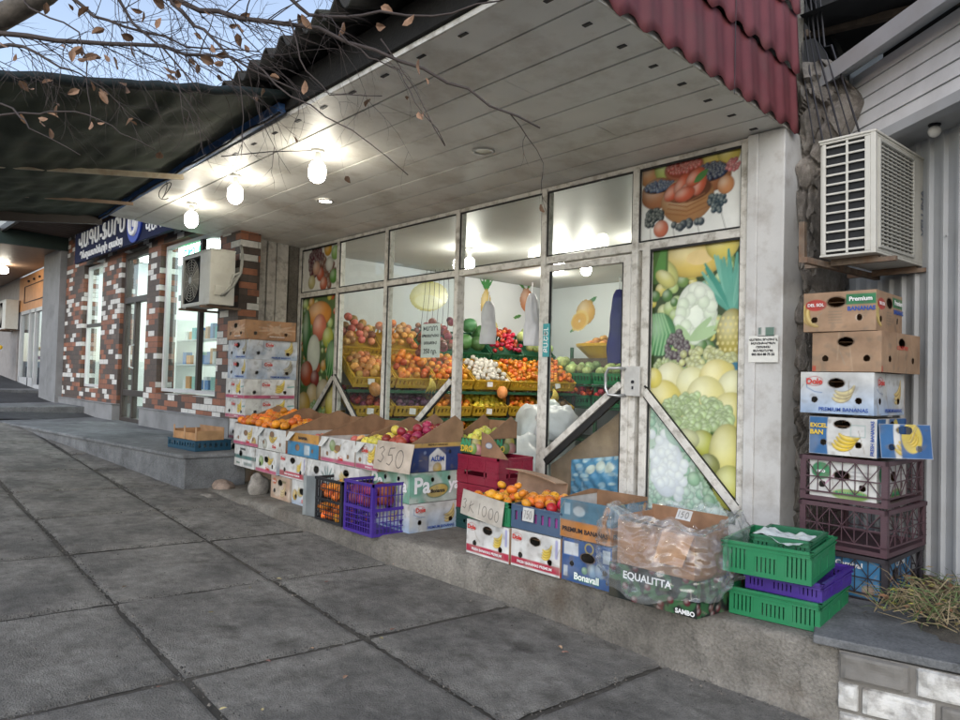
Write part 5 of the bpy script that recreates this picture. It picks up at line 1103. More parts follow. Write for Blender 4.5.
# -- open display boxes on top
def open_box(label, x, y, z, rz, w_, d, h, kind, kindR, seed, group, peak=.17, flapcol=(.30, .17, .095), backh=.12, front_flap=False):
    r = thing('display_box', label, 'box', (x, y, z), R(rz), group)
    b = MB(); cF, TF = art(kind, w_, h, 'F', seed, .006); b.canvas(cF, (0, 0, 0), (1, 0, 0), (0, 0, 1)); b.box(.004, w_-.004, .003, .006, 0, h-.002, col=flapcol)
    cR, TR = art(kindR, d, h, 'R', seed+1, .006); b.canvas(cR, (w_, 0, 0), (0, 1, 0), (0, 0, 1))
    b.box(0, w_, d-.004, d, 0, h+backh, col=flapcol); b.box(.002, w_-.002, .004, d-.004, .0, .004, col=flapcol)
    b.box(-.001, .003, .0, d-.004, 0, h, col=sidec(kind))
    b.box(w_-.005, w_-.002, .0, d-.004, 0, h, col=flapcol)
    b.build('carton', PRINT, r)
    for sx, tp_ in ((0.003, -1), (w_-.003, 1)):
        f = MB(); pk = d*.82; f.prism([(sx, .0, h+.001), (sx, pk, h+peak), (sx, d-.005, h+peak*.72), (sx, d-.005, h+.001)], (.004*tp_ if tp_ > 0 else .004, 0, 0), col=mixc(flapcol, (.36, .22, .13), random.random())); f.build('side_flap', PRINT, r)
    if front_flap:
        f = MB(); f.add([(.02, -.002, h), (.13, -.002, h), (.10, -.05, h-.07), (.03, -.045, h-.075)], [(0, 1, 2, 3)], col=(.66, .66, .63)); f.build('front_flap', PRINT, r)
    put_texts(TF, (0, -.002, 0), (1, 0, 0), (0, 0, 1), r, w_); put_texts(TR, (w_+.001, 0, 0), (0, 1, 0), (0, 0, 1), r, d)
    return r
def sidec(k): return (.6, .6, .57)
G3 = 'open fruit boxes along the front of the display'
ob = [('open box with banana print full of oranges at the left end of the display', -6.12, .53, 'fruitwhite', 31), ('open box of oranges with a blue and orange front', -5.57, .52, 'bluelabel', 32), ('open box with torn white flap, beige banana print', -5.03, .50, 'fruitwhite', 35), ('open white box holding yellow apples left of the card marked 350', -4.51, .30, 'yellow', 36)]
open_box('open box of oranges against the foot of the white stack', -6.68, 2.87, .40, 0, .53, .55, .19, 'fruitwhite', 'plain', 30, G3)
for lb_, x, wd, k, s_ in ob: open_box(lb_, x, 2.87+random.uniform(-.01, .01), .40, random.uniform(-1, 1), wd, .60, .19, k, 'plain', s_, G3, front_flap=True)
open_box('navy box with orange rim and white bottle shape at the corner of the display', -4.19, 2.95, .415, 0, .24, .47, .20, 'navyalum', 'navyalum', 38, G3, peak=.19)
# hand lettered card 350
def hand_card(label, w_, h, strokes, loc, rz, tilt, wd=.004, curl=.01, col=(.52, .44, .36), skew=0, name='price_card'):
    r = thing(name, label, 'price card', loc, R(rz)); r.rotation_euler.x = R(tilt)
    c = Cv(w_, h, .003, col); c.blotch(12, .25, (.44, .36, .28), 3)
    for s_ in strokes: c.line([(x*w_, y*h) for x, y in s_], wd, (.03, .03, .035))
    b = MB(); H, W = c.X.shape; q = curl*np.sin(c.X/w_*PI*1.3)+curl*.5*np.sin(c.Y/h*PI+1)
    P = np.stack([c.X, -q, c.Y+skew*c.X], -1); idx = np.arange(H*W).reshape(H, W)
    b.add(P.reshape(-1, 3).tolist(), np.stack([idx[:-1, :-1], idx[:-1, 1:], idx[1:, 1:], idx[1:, :-1]], -1).reshape(-1, 4).tolist(), 0, c.a.reshape(-1, 3).tolist())
    o = b.build('card', PRINT, r); o.modifiers.new('s', 'SOLIDIFY').thickness = .003; return r
d3 = [(.0, .85), (.5, 1), (.8, .8), (.45, .55), (.85, .35), (.55, .02), (.0, .12)]; d5 = [(.85, 1), (.25, .95), (.15, .55), (.65, .6), (.8, .3), (.5, .0), (.1, .08)]; d0 = [(.5+.4*math.cos(t), .5+.5*math.sin(t)) for t in np.linspace(0, 2*PI, 14)]
d1 = [(.5, 1), (.4, 0)]; d7 = [(.1, .95), (.85, .95), (.4, 0)]; d4 = [(.3, 1), (.15, .4), (.85, .45), (.6, .8), (.65, 0)]; d8 = [(.5+.3*math.sin(2*t), .5+.5*math.cos(t)) for t in np.linspace(0, 2*PI, 18)]
def place(dg, x, y, w_, h): return [(x+w_*a, y+h*b_) for a, b_ in dg]
hand_card('large brown cardboard card hand lettered 350 leaning on the red apple box', .40, .20, [place(d3, .12, .25, .2, .55), place(d5, .38, .2, .2, .6), place(d0, .6, .15, .22, .6)], (-4.23, 2.835, .425), 2, -8, wd=.0055)
# -- folded metal sheet, mandarin crate, violet crate (generic plastic crates below)
ms = thing('metal_sheet', 'folded shiny metal sheet standing between the cartons and the black crate', 'metal sheet', (-5.14, 2.70, 0), R(0))
b = MB(); b.prism([(0, .10, 0), (.165, 0, 0), (.19, .012, 0), (.36, .04, 0), (.36, .043, 0), (.19, .016, 0), (.165, .004, 0), (.003, .103, 0)], (0, 0, .30)); b.build('sheet', mat('galvanised_sheet', (.50, .54, .56), .32, .2, 6, .15, 12, metal=.85), ms)

# ================================================================ CRATES
def plastic(n, c): return mat(n, c, .42, .1, 5, .05, 30, spec=.45, dirt=tuple(v*.5+.05 for v in c), dscale=5, damt=.35)
P_green, P_viol, P_dkblue, P_mar, P_black, P_red, P_yel, P_dgreen, P_navy = (plastic('green_plastic', (.015, .19, .075)), plastic('violet_plastic', (.055, .022, .24)), plastic('dark_blue_plastic', (.03, .06, .13)), plastic('maroon_plastic', (.085, .045, .055)), plastic('black_plastic', (.015, .015, .017)), plastic('crimson_plastic', (.23, .012, .035)), plastic('yellow_plastic', (.62, .38, .03)), plastic('dark_green_plastic', (.015, .13, .06)), plastic('blue_grey_plastic', (.06, .10, .17)))
def crate(label, x, y, z, rz, w_, d, h, m, style, group=None, tilt=0, letters=None, m2=None):
    r = thing('crate', label, 'crate', (x, y, z), R(rz), group); r.rotation_euler.x = R(tilt)
    b = MB(); rim = MB()
    sides = [(Vector((0, 0, 0)), 0, w_), (Vector((w_, 0, 0)), PI/2, d), (Vector((w_, d, 0)), PI, w_), (Vector((0, d, 0)), -PI/2, d)]
    b.box(.004, w_-.004, .004, d-.004, .006, .012)
    for s_i, (o, a, L) in enumerate(sides):
        T = Matrix.Translation(o) @ Matrix.Rotation(a, 4, 'Z')
        def bx(x0, x1, z0, z1, t=.005, y0=0, q=b): q.box(x0, x1, y0, y0+t, z0, z1, T=T)
        e = .0015
        if style == 'slat':
            bx(e, L-e, 0, .022); bx(e, .022, .022, h-.03); bx(L-.022, L-e, .022, h-.03)
            bx(-.006, L+.006, h-.03, h-.022, .012, -.006, rim); bx(-.008, L+.008, h-.012, h, .016, -.008, rim); bx(0, L, h-.022, h-.012, .006, 0, rim)
            n = int(L/.021); cw = L*.5
            for i in range(n):
                xx = .024+(L-.048)*(i+.5)/n; u = abs(xx-L/2)/L
                if .14 < u < .2 : continue
                if u > .46: continue
                bx(xx-.0065, xx+.0065, .022, h-.03, .004)
            for u in (.33, .67): bx(L*u-.017, L*u+.017, .022, h-.03, .0045, -.002)
            bx(L*.36, L*.64, h*.62, h*.86, .005, -.003)
        elif style == 'grid':
            bx(e, L-e, 0, .02); bx(e, L-e, h*.47, h*.53, .006, -.001); bx(e, .022, .02, h-.02); bx(L-.022, L-e, .02, h-.02)
            bx(-.004, L+.004, h-.02, h, .012, -.004, rim)
            n = int(L/.03)
            for i in range(1, n): xx = L*i/n; bx(xx-.0028, xx+.0028, .02, h-.02, .004)
            mrows = 4
            for i in range(1, mrows): zz = .02+(h*.47-.02)*i/mrows; bx(.02, L-.02, zz-.0028, zz+.0028, .004, -.001)
            if style == 'grid': zz = h*.76; bx(.02, L-.02, zz-.003, zz+.003, .004, -.001)
        elif style == 'wire':
            bx(e, L-e, 0, .022, .012); bx(e, L-e, .042, .05, .008); bx(-.004, L+.004, h-.022, h, .016, -.004, rim); bx(e, .03, .022, h-.022, .012); bx(L-.03, L-e, .022, h-.022, .012)
            bx(L*.0+.03, L-.03, h*.52, h*.52+.006, .004)
            for i in range(1, 6): xx = .03+(L-.06)*i/6; bx(xx-.002, xx+.002, .05, h-.022, .004)
            for k in range(3):
                xa = .03+(L-.06)*k/3; xb = .03+(L-.06)*(k+1)/3
                for (p, q) in (((xa, .05), (xb, h-.022)), ((xa, h-.022), (xb, .05))):
                    b.bar(T @ Vector((p[0], .002, p[1])), T @ Vector((q[0], .002, q[1])), .004, .004, up=T.to_3x3() @ Vector((0, 1, 0)))
            for i in range(5): zz = .05+(h-.08)*i/5; bx(-.002, .034, zz, zz+.004, .014, -.002)
        elif style == 'solid':
            bx(e, L-e, 0, h*.30, .006); bx(e, L-e, h*.46, h-.018, .006); bx(e, L*.24, h*.30, h*.46, .006); bx(L*.76, L-e, h*.30, h*.46, .006)
            bx(-.004, L+.004, h-.018, h, .012, -.004, rim)
            for u in (0, .3, .7, 1): bx(min(L-.012, L*u), min(L, L*u+.012), 0, h-.018, .004, -.004)
            bx(e, L-e, h*.47, h*.50, .006, -.004); bx(e, L-e, h*.26, h*.29, .006, -.004); bx(.004, L-.004, h*.88, h*.90, .003, -.003)
            n = int(L/.016)
            for i in range(n):
                for j in range(3):
                    if random.random() < .5: xx = L*(i+.5)/n; bx(xx-.004, xx+.004, h*(.53+.1*j), h*(.59+.1*j), .002, -.002)
        elif style == 'tray':
            bx(e, L-e, 0, h*.35, .005); bx(e, L-e, h*.75, h-.008, .005); bx(-.004, L+.004, h-.01, h, .014, -.004, rim)
            n = int(L/.055)
            for i in range(n+1): xx = (L-.03)*i/n; bx(xx, xx+.03, h*.35, h*.75, .005)
    # ribs across the floor
    for i in range(4): b.box(.01, w_-.01, d*(i+.5)/4-.008, d*(i+.5)/4+.008, 0, .006)
    b.build('basket', m, r); rim.build('rim', m2 or m, r)
    if letters: text(letters, h*.2, M_whiteink, (w_/2, -.006, h*.68), (1, 0, 0), (0, 0, 1), r)
    return r
G4 = 'green slatted crates beside the plastic wrapped box'
crate('green slatted crate on the ground, lower one of the pair on the platform edge', -1.715, 3.165, .004, 8, .40, .50, .125, P_green, 'slat', G4)
crate('violet crate sandwiched between the two green slatted crates', -1.66, 3.21, .125, 6, .34, .46, .085, P_viol, 'slat')
crate('green slatted crate on top of the pair, under the pale plastic sheet', -1.715, 3.10, .21, 10, .385, .46, .145, P_green, 'slat', G4)
bx_ = crate('low dark green tray inside the upper green crate', -1.62, 3.20, .30, 10, .25, .30, .085, P_dgreen, 'slat')
G5 = 'maroon lattice crates at the foot of the right stack'
for i, (m, lb_, dx) in enumerate(((P_mar, 'dark lattice crate holding a blue carton at the foot of the right stack', .0), (P_mar, 'empty maroon lattice crate in the middle of the three at the right stack', -.005), (P_mar, 'maroon lattice crate with a white banana box inside, under the split banana box', -.01))):
    crate(lb_, -1.69+dx, 3.85+.01*i, .002+.235*i+.004*i, (1, -1, .5)[i], .43, .56, .232, m if i else mat('grey_black_plastic', (.035, .03, .035), .5, .1), 'wire', G5)
carton('blue carton inside the lowest lattice crate', -1.665, 3.88, .02, 0, .36, .46, .19, 'bluecarton', 'bluecarton', 40, None, cell=.005)
carton('white carton with green print inside the top maroon lattice crate', -1.655, 3.885, .50, 0, .33, .44, .20, 'maroonlabel', 'maroonlabel', 41, None, cell=.005)
GS = 'banana boxes stacked under the right air conditioner'
carton('white and blue banana box with splayed right side, lowest carton on the right stack', -1.65, 3.86, .725, 1, .33, .45, .195, 'exband', 'exband', 42, GS, cell=.0045)
spl = thing('loose_flap', 'loose printed banana box panel sticking out beside the white and blue box', 'cardboard', (-1.30, 3.87, .73), R(35))
cv_, TT = art('exband', .25, .17, 'R', 5, .005); b = MB(); b.canvas(cv_, (0, 0, 0), (.8, .6, 0), (-.08, 0, 1)); b.build('panel', PRINT, spl); spl.rotation_euler.z = R(8)
carton('white banana box with pale yellow fruit print, third from the top of the right stack', -1.695, 3.85, .938, 0, .365, .44, .215, 'fade', 'fade', 43, GS, cell=.0045)
carton('plain brown banana box second from the top of the right stack', -1.64, 3.86, 1.157, -2.5, .345, .50, .205, 'plain', 'plain', 44, GS, cell=.0045, sidecol=KR)
carton('brown banana box with green banner on top of the right stack', -1.68, 3.84, 1.366, 2, .355, .42, .205, 'greenband', 'greenband', 45, GS, cell=.004, sidecol=KR)
# -- front row on the platform edge
G6 = 'cartons in a row on the platform edge'
carton('white banana carton with red base band under the green crate with the kilo price card', -3.345, 2.945, .0, 0, .375, .30, .205, 'redband', 'plain', 51, G6, cell=.0045)
carton('white banana carton with red base band under the dark blue crate', -2.962, 2.955, .0, 1, .37, .30, .21, 'redband', 'plain', 53, G6, cell=.0045)
carton('dark blue carton with white labels under the orange and teal box', -2.585, 2.97, .0, 1, .33, .30, .225, 'bluebonita', 'plain', 54, G6, cell=.004)
crate('green crate behind the card with the kilo price, leftmost on the platform edge row', -3.35, 2.955, .21, 0, .37, .32, .14, P_green, 'slat')
hand_card('brown card hand lettered with a kilo price hung on the green crate', .37, .15, [place(d3, .05, .25, .1, .4), [(.25, .62), (.22, .2)], [(.32, .55), (.22, .4), (.34, .2)], place(d1, .44, .2, .06, .45), place(d0, .53, .2, .12, .4), place(d0, .68, .18, .12, .42), place(d0, .82, .15, .1, .42)], (-3.385, 2.925, .235), 0, -6, wd=.0035, curl=.006, col=(.50, .46, .40), skew=-.09)
crate('dark blue crate holding purple bagged goods on the platform edge row', -2.975, 2.96, .215, 1, .385, .32, .135, P_navy, 'tray')
r_ = open_box('orange and teal banana box open at the top beside the plastic wrapped box', -2.60, 2.965, .23, 1, .34, .32, .205, 'tealorange', 'tealorange', 55, None, peak=.03, backh=.02)
hand_card('small white card marked 750 on the dark blue crate', .085, .075, [place(d7, .12, .25, .2, .55), place(d5, .38, .2, .2, .6), place(d0, .62, .2, .22, .6)], (-2.87, 2.945, .27), 0, -5, wd=.003, curl=.001, col=(.66, .66, .64))
# purple packs in the dark blue crate
pb = thing('purple_pack', 'purple and white striped bag inside the dark blue crate', 'bag', (-2.78, 3.02, .225))
c_ = Cv(.34, .09, .004, (.30, .06, .28)); [c_.line([(.0+.022*i, .0), (.012+.022*i, .045), (.0+.022*i, .09)], .006, (.62, .5, .62)) for i in range(17)]
b = MB(); b.canvas(c_, (-.17, -.05, 0), (1, 0, 0), (0, .15, .98)); b.box(-.17, .17, -.045, .15, 0, .085, col=(.3, .06, .28)); b.build('bag', PRINT, pb)
# cardboard sheet behind, red crates
cs = thing('cardboard_sheet', 'bent brown cardboard sheet standing behind the mandarins at the shop door', 'cardboard', (-3.42, 3.42, .2), R(4)); cs.rotation_euler.x = R(-10)
b = MB(); b.grid(lambda u, v: (.42*u, .02*math.sin(u*3), .27*v-.05*u*u), 10, 6, col=(.42, .26, .17)); b.grid(lambda u, v: (.42*u, -.0-.13*v+.02*math.sin(u*3), .27-.05*u*u-.01*v), 10, 3, col=(.40, .25, .16)); o = b.build('sheet', PRINT, cs); o.modifiers.new('s', 'SOLIDIFY').thickness = .005
carton('plain low carton under the bent cardboard sheet by the door', -3.5, 3.40, .0, 0, .5, .4, .2, 'plain', 'plain', 61, None, texts=False, cell=.01)
G7 = 'crimson crates stacked in the doorway'
crate('dark teal crate at the bottom under the crimson crates', -3.99, 3.38, .003, 0, .46, .34, .14, plastic('dark_teal_plastic', (.01, .05, .05)), 'solid')
crate('crimson crate, lower one of the two stacked in the doorway', -3.99, 3.38, .146, 0, .46, .34, .18, P_red, 'solid', G7)
crate('crimson crate on top of the two stacked in the doorway', -3.99, 3.375, .33, 0, .46, .34, .20, P_red, 'solid', G7)
open_box('dark green printed box of pears on top of the crimson crates', -4.02, 3.40, .535, 0, .30, .34, .11, 'dkgreen', 'dkgreen', 63, None, peak=.16)
fp_ = thing('cardboard_flap', 'brown cardboard flap slanting down right of the dark green box', 'cardboard', (-3.72, 3.39, .53), 0)
b = MB(); b.prism([(0, 0, .0), (.27, 0, 0), (.09, .0, .15), (0, 0, .17)], (0, .005, 0), col=(.30, .17, .10)); c3 = Cv(.08, .05, .004, (.30, .17, .10)); c3.ell(.04, .025, .036, .022, (.1, .15, .25)); c3.ell(.04, .025, .03, .017, (.5, .5, .52)); b.canvas(c3, (.04, -.002, .055), (1, 0, 0), (0, 0, 1)); b.build('flap', PRINT, fp_)
# -- black mandarin crates and violet crate at ground level
crate('black lattice crate of mandarins in net bags beside the violet crate', -4.79, 2.70, .0, 0, .38, .28, .315, P_black, 'grid')
crate('violet lattice crate of pomegranates at the corner of the left display', -4.395, 2.705, -.01, 0, .365, .30, .355, P_viol, 'grid')
# -- on the ledge
crate('low blue black crate on the concrete ledge before the pharmacy', -7.45, 2.52, .312, 5, .60, .36, .10, mat('blue_black_plastic', (.015, .06, .10), .45, .1), 'tray')
lbx = thing('wooden_tray', 'orange brown open tray standing on the low blue black crate on the ledge', 'tray', (-7.38, 2.55, .412), R(5))
b = MB(); b.box(0, .5, 0, .006, 0, .07, col=(.50, .27, .12)); b.box(0, .5, .27, .276, 0, .12, col=(.42, .24, .12)); b.box(0, .006, .006, .27, 0, .09, col=(.46, .25, .12)); b.box(.494, .5, .006, .27, 0, .09, col=(.50, .30, .15)); b.box(.006, .494, .006, .27, 0, .006, col=KRAFT)
for x in (.0, .23, .47): b.box(x, x+.03, -.004, .0, .0, .13, col=(.5, .3, .16))
b.build('tray', PRINT, lbx)
# stones between the ledge and the cartons
M_stone = concrete('stone', (.30, .28, .25), (.20, .18, .16), sc=3); M_stone2 = concrete('pinkish_stone', (.30, .23, .19), (.2, .15, .12), sc=3)
for (x, y, z, s_, m, lb_, sc_) in ((-6.52, 2.72, -.0, .11, M_stone2, 'pinkish round stone at the corner of the ledge', (1.1, .8, .7)), (-6.30, 2.50, -.06, .10, M_stone, 'pale flat stone lying at the foot of the cartons', (1.2, .8, .55)), (-6.05, 2.84, .07, .095, M_stone, 'upright grey slab stone leaning on the cartons', (.6, 1, 1.2))):
    b = MB(); b.ball((0, 0, 0), s_, 18, 12, sc=sc_); b.v = [tuple(Vector(v)*(1+.28*noise.noise(Vector(v)*14)+.1*noise.noise(Vector(v)*40))) for v in b.v]
    o = b.build('stone', m, smooth=True, loc=(x, y, z)); tag(o, lb_, 'stone')

# ================================================================ FRUIT
def fruit_mesh(kind, m, sc=(1, 1, .92), stem=True, dent=.12, r=1.0):
    b = MB(); b.ball((0, 0, 0), r, 12, 9, sc=sc)
    b.v = [tuple(Vector((x, y, z-dent*math.exp(-((x*x+y*y)/.06))*(1 if z > 0 else -1)))) for x, y, z in b.v]
    if stem: b.tube([(0, 0, sc[2]-dent-.05), (.03, .02, sc[2]+.08)], .05, 5, mi=1)
    o = b.build(kind, [m, mat('stem_brown', (.08, .10, .03), .7)], smooth=True); bpy.data.objects.remove(o, do_unlink=False) if False else None
    return o
FM = {}
def proto(kind):
    if kind in FM: return FM[kind]
    spec = {
     'orange': ((.68, .20, .015), (1, 1, .95), .06, 1), 'mandarin': ((.72, .22, .02), (1, 1, .8), .08, 1), 'tomato': ((.52, .045, .02), (1, 1, .82), .1, 1.2),
     'persimmon': ((.70, .24, .02), (1, 1, .78), .1, 1), 'red_apple': ((.28, .02, .035), (1, 1, .9), .16, 1.5), 'yellow_apple': ((.58, .50, .07), (1, 1, .9), .16, 1),
     'peach': ((.60, .27, .12), (1, 1, .95), .1, 2), 'pomegranate': ((.36, .05, .05), (1, 1, .95), .02, 1.5), 'potato': ((.33, .24, .12), (1.25, .9, .8), 0, 1.5), 'plum': ((.10, .03, .07), (1, 1, 1), .05, 1.5),
     'onion': ((.30, .07, .05), (1, 1, .9), -.1, 1.5), 'cabbage': ((.34, .46, .18), (1, 1, .85), .02, 1.5), 'watermelon': ((.05, .16, .05), (1.15, 1, 1), .01, 1.5), 'pear': ((.50, .48, .08), (1, 1, 1.15), .05, 1.2), 'lemon': ((.68, .52, .04), (1.25, .9, .9), -.05, 1), 'garlic': ((.66, .64, .58), (1, 1, .85), -.2, .6), 'grapefruit': ((.66, .30, .08), (1, 1, .93), .05, 1.2), 'kiwi': ((.17, .12, .05), (1.2, .95, .9), 0, 1)}[kind]
    m = mat(kind+'_skin', spec[0], .38, .12, 3, .12, 45, spec=.45, objrand=spec[3])
    b = MB(); b.ball((0, 0, 0), 1, 12, 9, sc=spec[1]); dent = spec[2]
    b.v = [(x, y, z-dent*math.exp(-((x*x+y*y)/.06))*(1 if z > 0 else -1)) for x, y, z in b.v]
    if kind not in ('potato', 'kiwi', 'cabbage'): b.tube([(0, 0, spec[1][2]-dent-.05), (.03, .02, spec[1][2]+.09)], .06, 5, mi=1)
    me = bpy.data.meshes.new(kind); me.from_pydata(b.v, [], b.f); me.materials.append(m); me.materials.append(mat('stem_brown', (.08, .10, .03), .7)); me.polygons.foreach_set('material_index', b.mi); me.polygons.foreach_set('use_smooth', [True]*len(me.polygons))
    FM[kind] = me; return me
def fruit(kind, p, r, label, group):
    o = bpy.data.objects.new(kind, proto(kind)); C.objects.link(o); o.location = p; s_ = r*random.uniform(.84, 1.16); o.scale = (s_, s_, s_)
    o.rotation_euler = (random.gauss(0, .5), random.gauss(0, .5), random.uniform(0, 6.3)); return tag(o, label, kind.replace('_', ' '), group)
def pile(kind, root, w_, d, r, z0, z1, label, group, hump=.0, x0=.01, y0=.01, skip=.0, layers=1, jit=.24):
    """rows of fruit over the tray area of a box, height z0 at the front to z1 at the back (in the box's own frame)"""
    bpy.context.view_layer.update(); Mw = root.matrix_world; n = 0
    for ly in range(layers):
        ys_ = np.arange(y0+r+ly*r*.6, d-r*.8, r*1.72)
        for j, y in enumerate(ys_):
            xs_ = np.arange(x0+r+(r if j % 2 else 0), w_-r*.8, r*2.02)
            for x in xs_:
                if random.random() < skip: continue
                u, v = x/w_, y/d; z = z0+(z1-z0)*v+hump*math.sin(PI*u)*(.4+.6*math.sin(PI*v))+ly*r*1.35+random.uniform(0, r*.6)+(r*1.1 if random.random() < .12 else 0)
                fruit(kind, Mw @ Vector((x+random.gauss(0, jit*r), y+random.gauss(0, jit*r), z)), r, label, group); n += 1
    return n
def byl(s_): return next(o for o in bpy.data.objects if o.get('label', '').startswith(s_))
pile('orange', byl('open box of oranges against'), .53, .5, .038, .19, .25, 'orange in the open box against the foot of the white stack', 'oranges in the leftmost open box', .03)
pile('orange', byl('open box with banana print full'), .53, .42, .038, .19, .20, 'orange in the banana print box at the left end of the display', 'oranges in the banana print box', .03)
pile('peach', byl('open box of oranges with a blue'), .5, .5, .036, .08, .13, 'pale orange fruit low in the blue and orange fronted box', 'fruit in the blue and orange box', .02)
pile('peach', byl('open box with torn white'), .5, .5, .036, .08, .14, 'pale orange fruit low in the torn flap box', 'fruit in the torn flap box', .02)
pile('yellow_apple', byl('open white box holding'), .30, .5, .038, .17, .22, 'yellow apple in the white box left of the 350 card', 'yellow apples in the white box', .02)
pile('red_apple', byl('navy box with orange'), .24, .42, .037, .19, .27, 'red apple in the navy box at the corner of the display', 'red apples in the navy box', .02)
pile('red_apple', byl('open white box holding'), .52, .50, .037, .20, .24, 'red apple lying behind the 350 card', 'red apples behind the 350 card', .02, x0=.30)
pile('mandarin', byl('black lattice'), .37, .27, .033, .03, .03, 'mandarin in the lower net bag of the black lattice crate', 'mandarins low in the black crate')
pile('mandarin', byl('black lattice'), .37, .27, .033, .09, .09, 'mandarin in the second layer of the black lattice crate', 'mandarins second layer in the black crate')
pile('mandarin', byl('black lattice'), .37, .27, .033, .19, .19, 'mandarin in the upper part of the black lattice crate', 'mandarins upper part of the black crate', layers=2)
pile('pomegranate', byl('violet lattice'), .36, .29, .045, .20, .20, 'pomegranate in the violet lattice crate', 'pomegranates in the violet crate', .02, layers=2)
pile('persimmon', byl('dark blue crate holding'), .23, .31, .032, .135, .15, 'persimmon on the left of the dark blue crate', 'persimmons on the dark blue crate', .01)
pile('tomato', byl('dark blue crate holding'), .385, .31, .034, .135, .15, 'tomato on the right of the dark blue crate', 'tomatoes on the dark blue crate', .01, x0=.24)
pile('persimmon', byl('green crate behind the card'), .37, .31, .032, .11, .15, 'persimmon in the green crate behind the kilo price card', 'persimmons behind the kilo price card')
pile('pear', byl('dark green printed'), .29, .32, .034, .08, .12, 'pear in the dark green box on the crimson crates', 'pears in the dark green box')

# ---------------------------------------------------------------- interior rack
TH = 78.7; tv = Vector((math.cos(R(TH)), math.sin(R(TH)), 0)); nv = Vector((math.sin(R(TH)), -math.cos(R(TH)), 0)); A0 = Vector((-6.9, 4.30, 0))
rk = thing('display_rack', 'long stepped green and brown display rack of yellow fruit crates inside the shop', 'rack', A0, R(TH))
M_rack = mat('rack_green', (.02, .09, .045), .5, .1); b = MB()
for z, y0 in ((.93, .0), (.60, .02), (.33, .0), (.06, .0)): b.box(-.05, 3.2, y0, y0+.03, z-.04, z-.005); b.box(-.05, 3.2, y0+.03, .8, z-.03, z-.018)
b.build('shelf', M_rack, rk)
b = MB()
for x in (-.04, 1.05, 2.1, 3.15): b.box(x, x+.035, .03, .06, 0, .90); b.box(x, x+.035, .7, .73, 0, 1.5)
b.build('leg', M_dark, rk)
ordn = ['nearest the window', 'second from window', 'third from window', 'fourth from window', 'fifth from window', 'farthest from window']
def rcrate(s_, z, back, tilt, m, lb_, w_=.5, d=.55, h=.13, grp='crates on the inside rack', style='tray'):
    p = A0+tv*s_-nv*back; return crate(lb_, p.x, p.y, z, TH, w_, d, h, m, style, grp, tilt=tilt)
tiers = {
 'top': (.95, .02, 30, P_yel, [('grapefruit', .046), ('orange', .048), ('orange', .042), ('garlic', .035), ('mandarin', .036), ('mandarin', .034)]),
 'middle': (.62, .04, 24, P_yel, [('red_apple', .042), ('plum', .038), ('orange', .045), ('lemon', .036), ('mandarin', .038), ('kiwi', .036)]),
 'lower': (.34, .02, 22, P_yel, [('potato', .04), ('onion', .04), ('persimmon', .04), ('pear', .036), ('orange', .040), ('yellow_apple', .038)]),
 'floor': (.07, .0, 14, P_yel, [('potato', .045), ('potato', .045), ('onion', .04), ('kiwi', .034), ('orange', .038), ('orange', .04)])}
for tn, (z, back, tilt, m, lst) in tiers.items():
    for i, (kd, r) in enumerate(lst):
        kn = kd.replace('_', ' '); rr_ = rcrate(.02+.525*i, z, back, tilt, m, 'yellow crate of %s on the %s shelf of the rack, %s' % ({'peach': 'peaches', 'potato': 'potatoes', 'garlic': 'garlic bags', 'tomato': 'tomatoes'}.get(kd, kn+'s'), tn, ordn[i]))
        pile(kd, rr_, .5, .55, r, .10, .13 if tn == 'top' else .10, '%s in the crate on the %s shelf of the rack, %s' % (kn, tn, ordn[i]), '%ss on the %s shelf, %s' % (kn, tn, ordn[i]), .05 if tn == 'top' else .02)
for i, (kd, r, m, lb2) in enumerate((('peach', .05, P_yel, 'yellow crate of pale peaches'), ('grapefruit', .048, P_yel, 'yellow crate of orange grapefruit'), ('onion', .045, P_green, 'green crate of red onions'), ('watermelon', .10, P_dgreen, 'dark green crate of watermelons'), ('tomato', .036, P_dgreen, 'dark green crate of tomatoes'), ('cabbage', .07, P_dgreen, 'dark green crate of small cabbages'))):
    rr_ = rcrate(.02+.525*i, 1.31, .50, 34, m, lb2+' on the raised back row of the inside rack', d=.52, grp='crates on the raised back row')
    pile(kd, rr_, .5, .50, r, .13, .19, '%s on the raised back row of the inside rack' % kd.replace('_', ' '), '%ss on the raised back row' % kd, .09)
# back wall display
bk = thing('back_shelf', 'plain shelf of vegetables along the back wall seen through the door glass', 'shelf', (-7.15, 7.55, 0))
b = MB()
for z in (.30, .74, 1.04): b.box(0, 3.2, 0, .8, z-.02, z)
for x in (0, 1.05, 2.1, 3.16): b.box(x, x+.04, .02, .06, 0, 1.02); b.box(x, x+.04, .74, .78, 0, 1.6)
b.build('shelf_boards', M_rack, bk)
for i, (kd, r, m, z, nm) in enumerate((('cabbage', .075, P_green, 1.05, 'cabbages'), ('cabbage', .07, P_green, 1.05, 'lettuces'), ('cabbage', .07, P_green, 1.05, 'pale cabbages'), ('tomato', .04, P_dgreen, .75, 'tomatoes'), ('tomato', .04, P_dgreen, .75, 'ripe tomatoes'), ('onion', .045, P_dgreen, .75, 'onions'))):
    pos = ['left', 'middle', 'right'][i % 3]; tn = 'upper' if i < 3 else 'lower'
    c_ = crate('green crate of %s on the %s board of the back shelf, %s one' % (nm, tn, pos), -7.1+1.0*(i % 3), 7.56, z, 0, .95, .5, .15, m, 'tray', 'crates on the back shelf', tilt=8)
    pile(kd, c_, .95, .5, r, .14, .17, '%s in the %s board crate of the back shelf, %s' % (kd, tn, pos), '%ss %s %s crate' % (kd, tn, pos), .04)
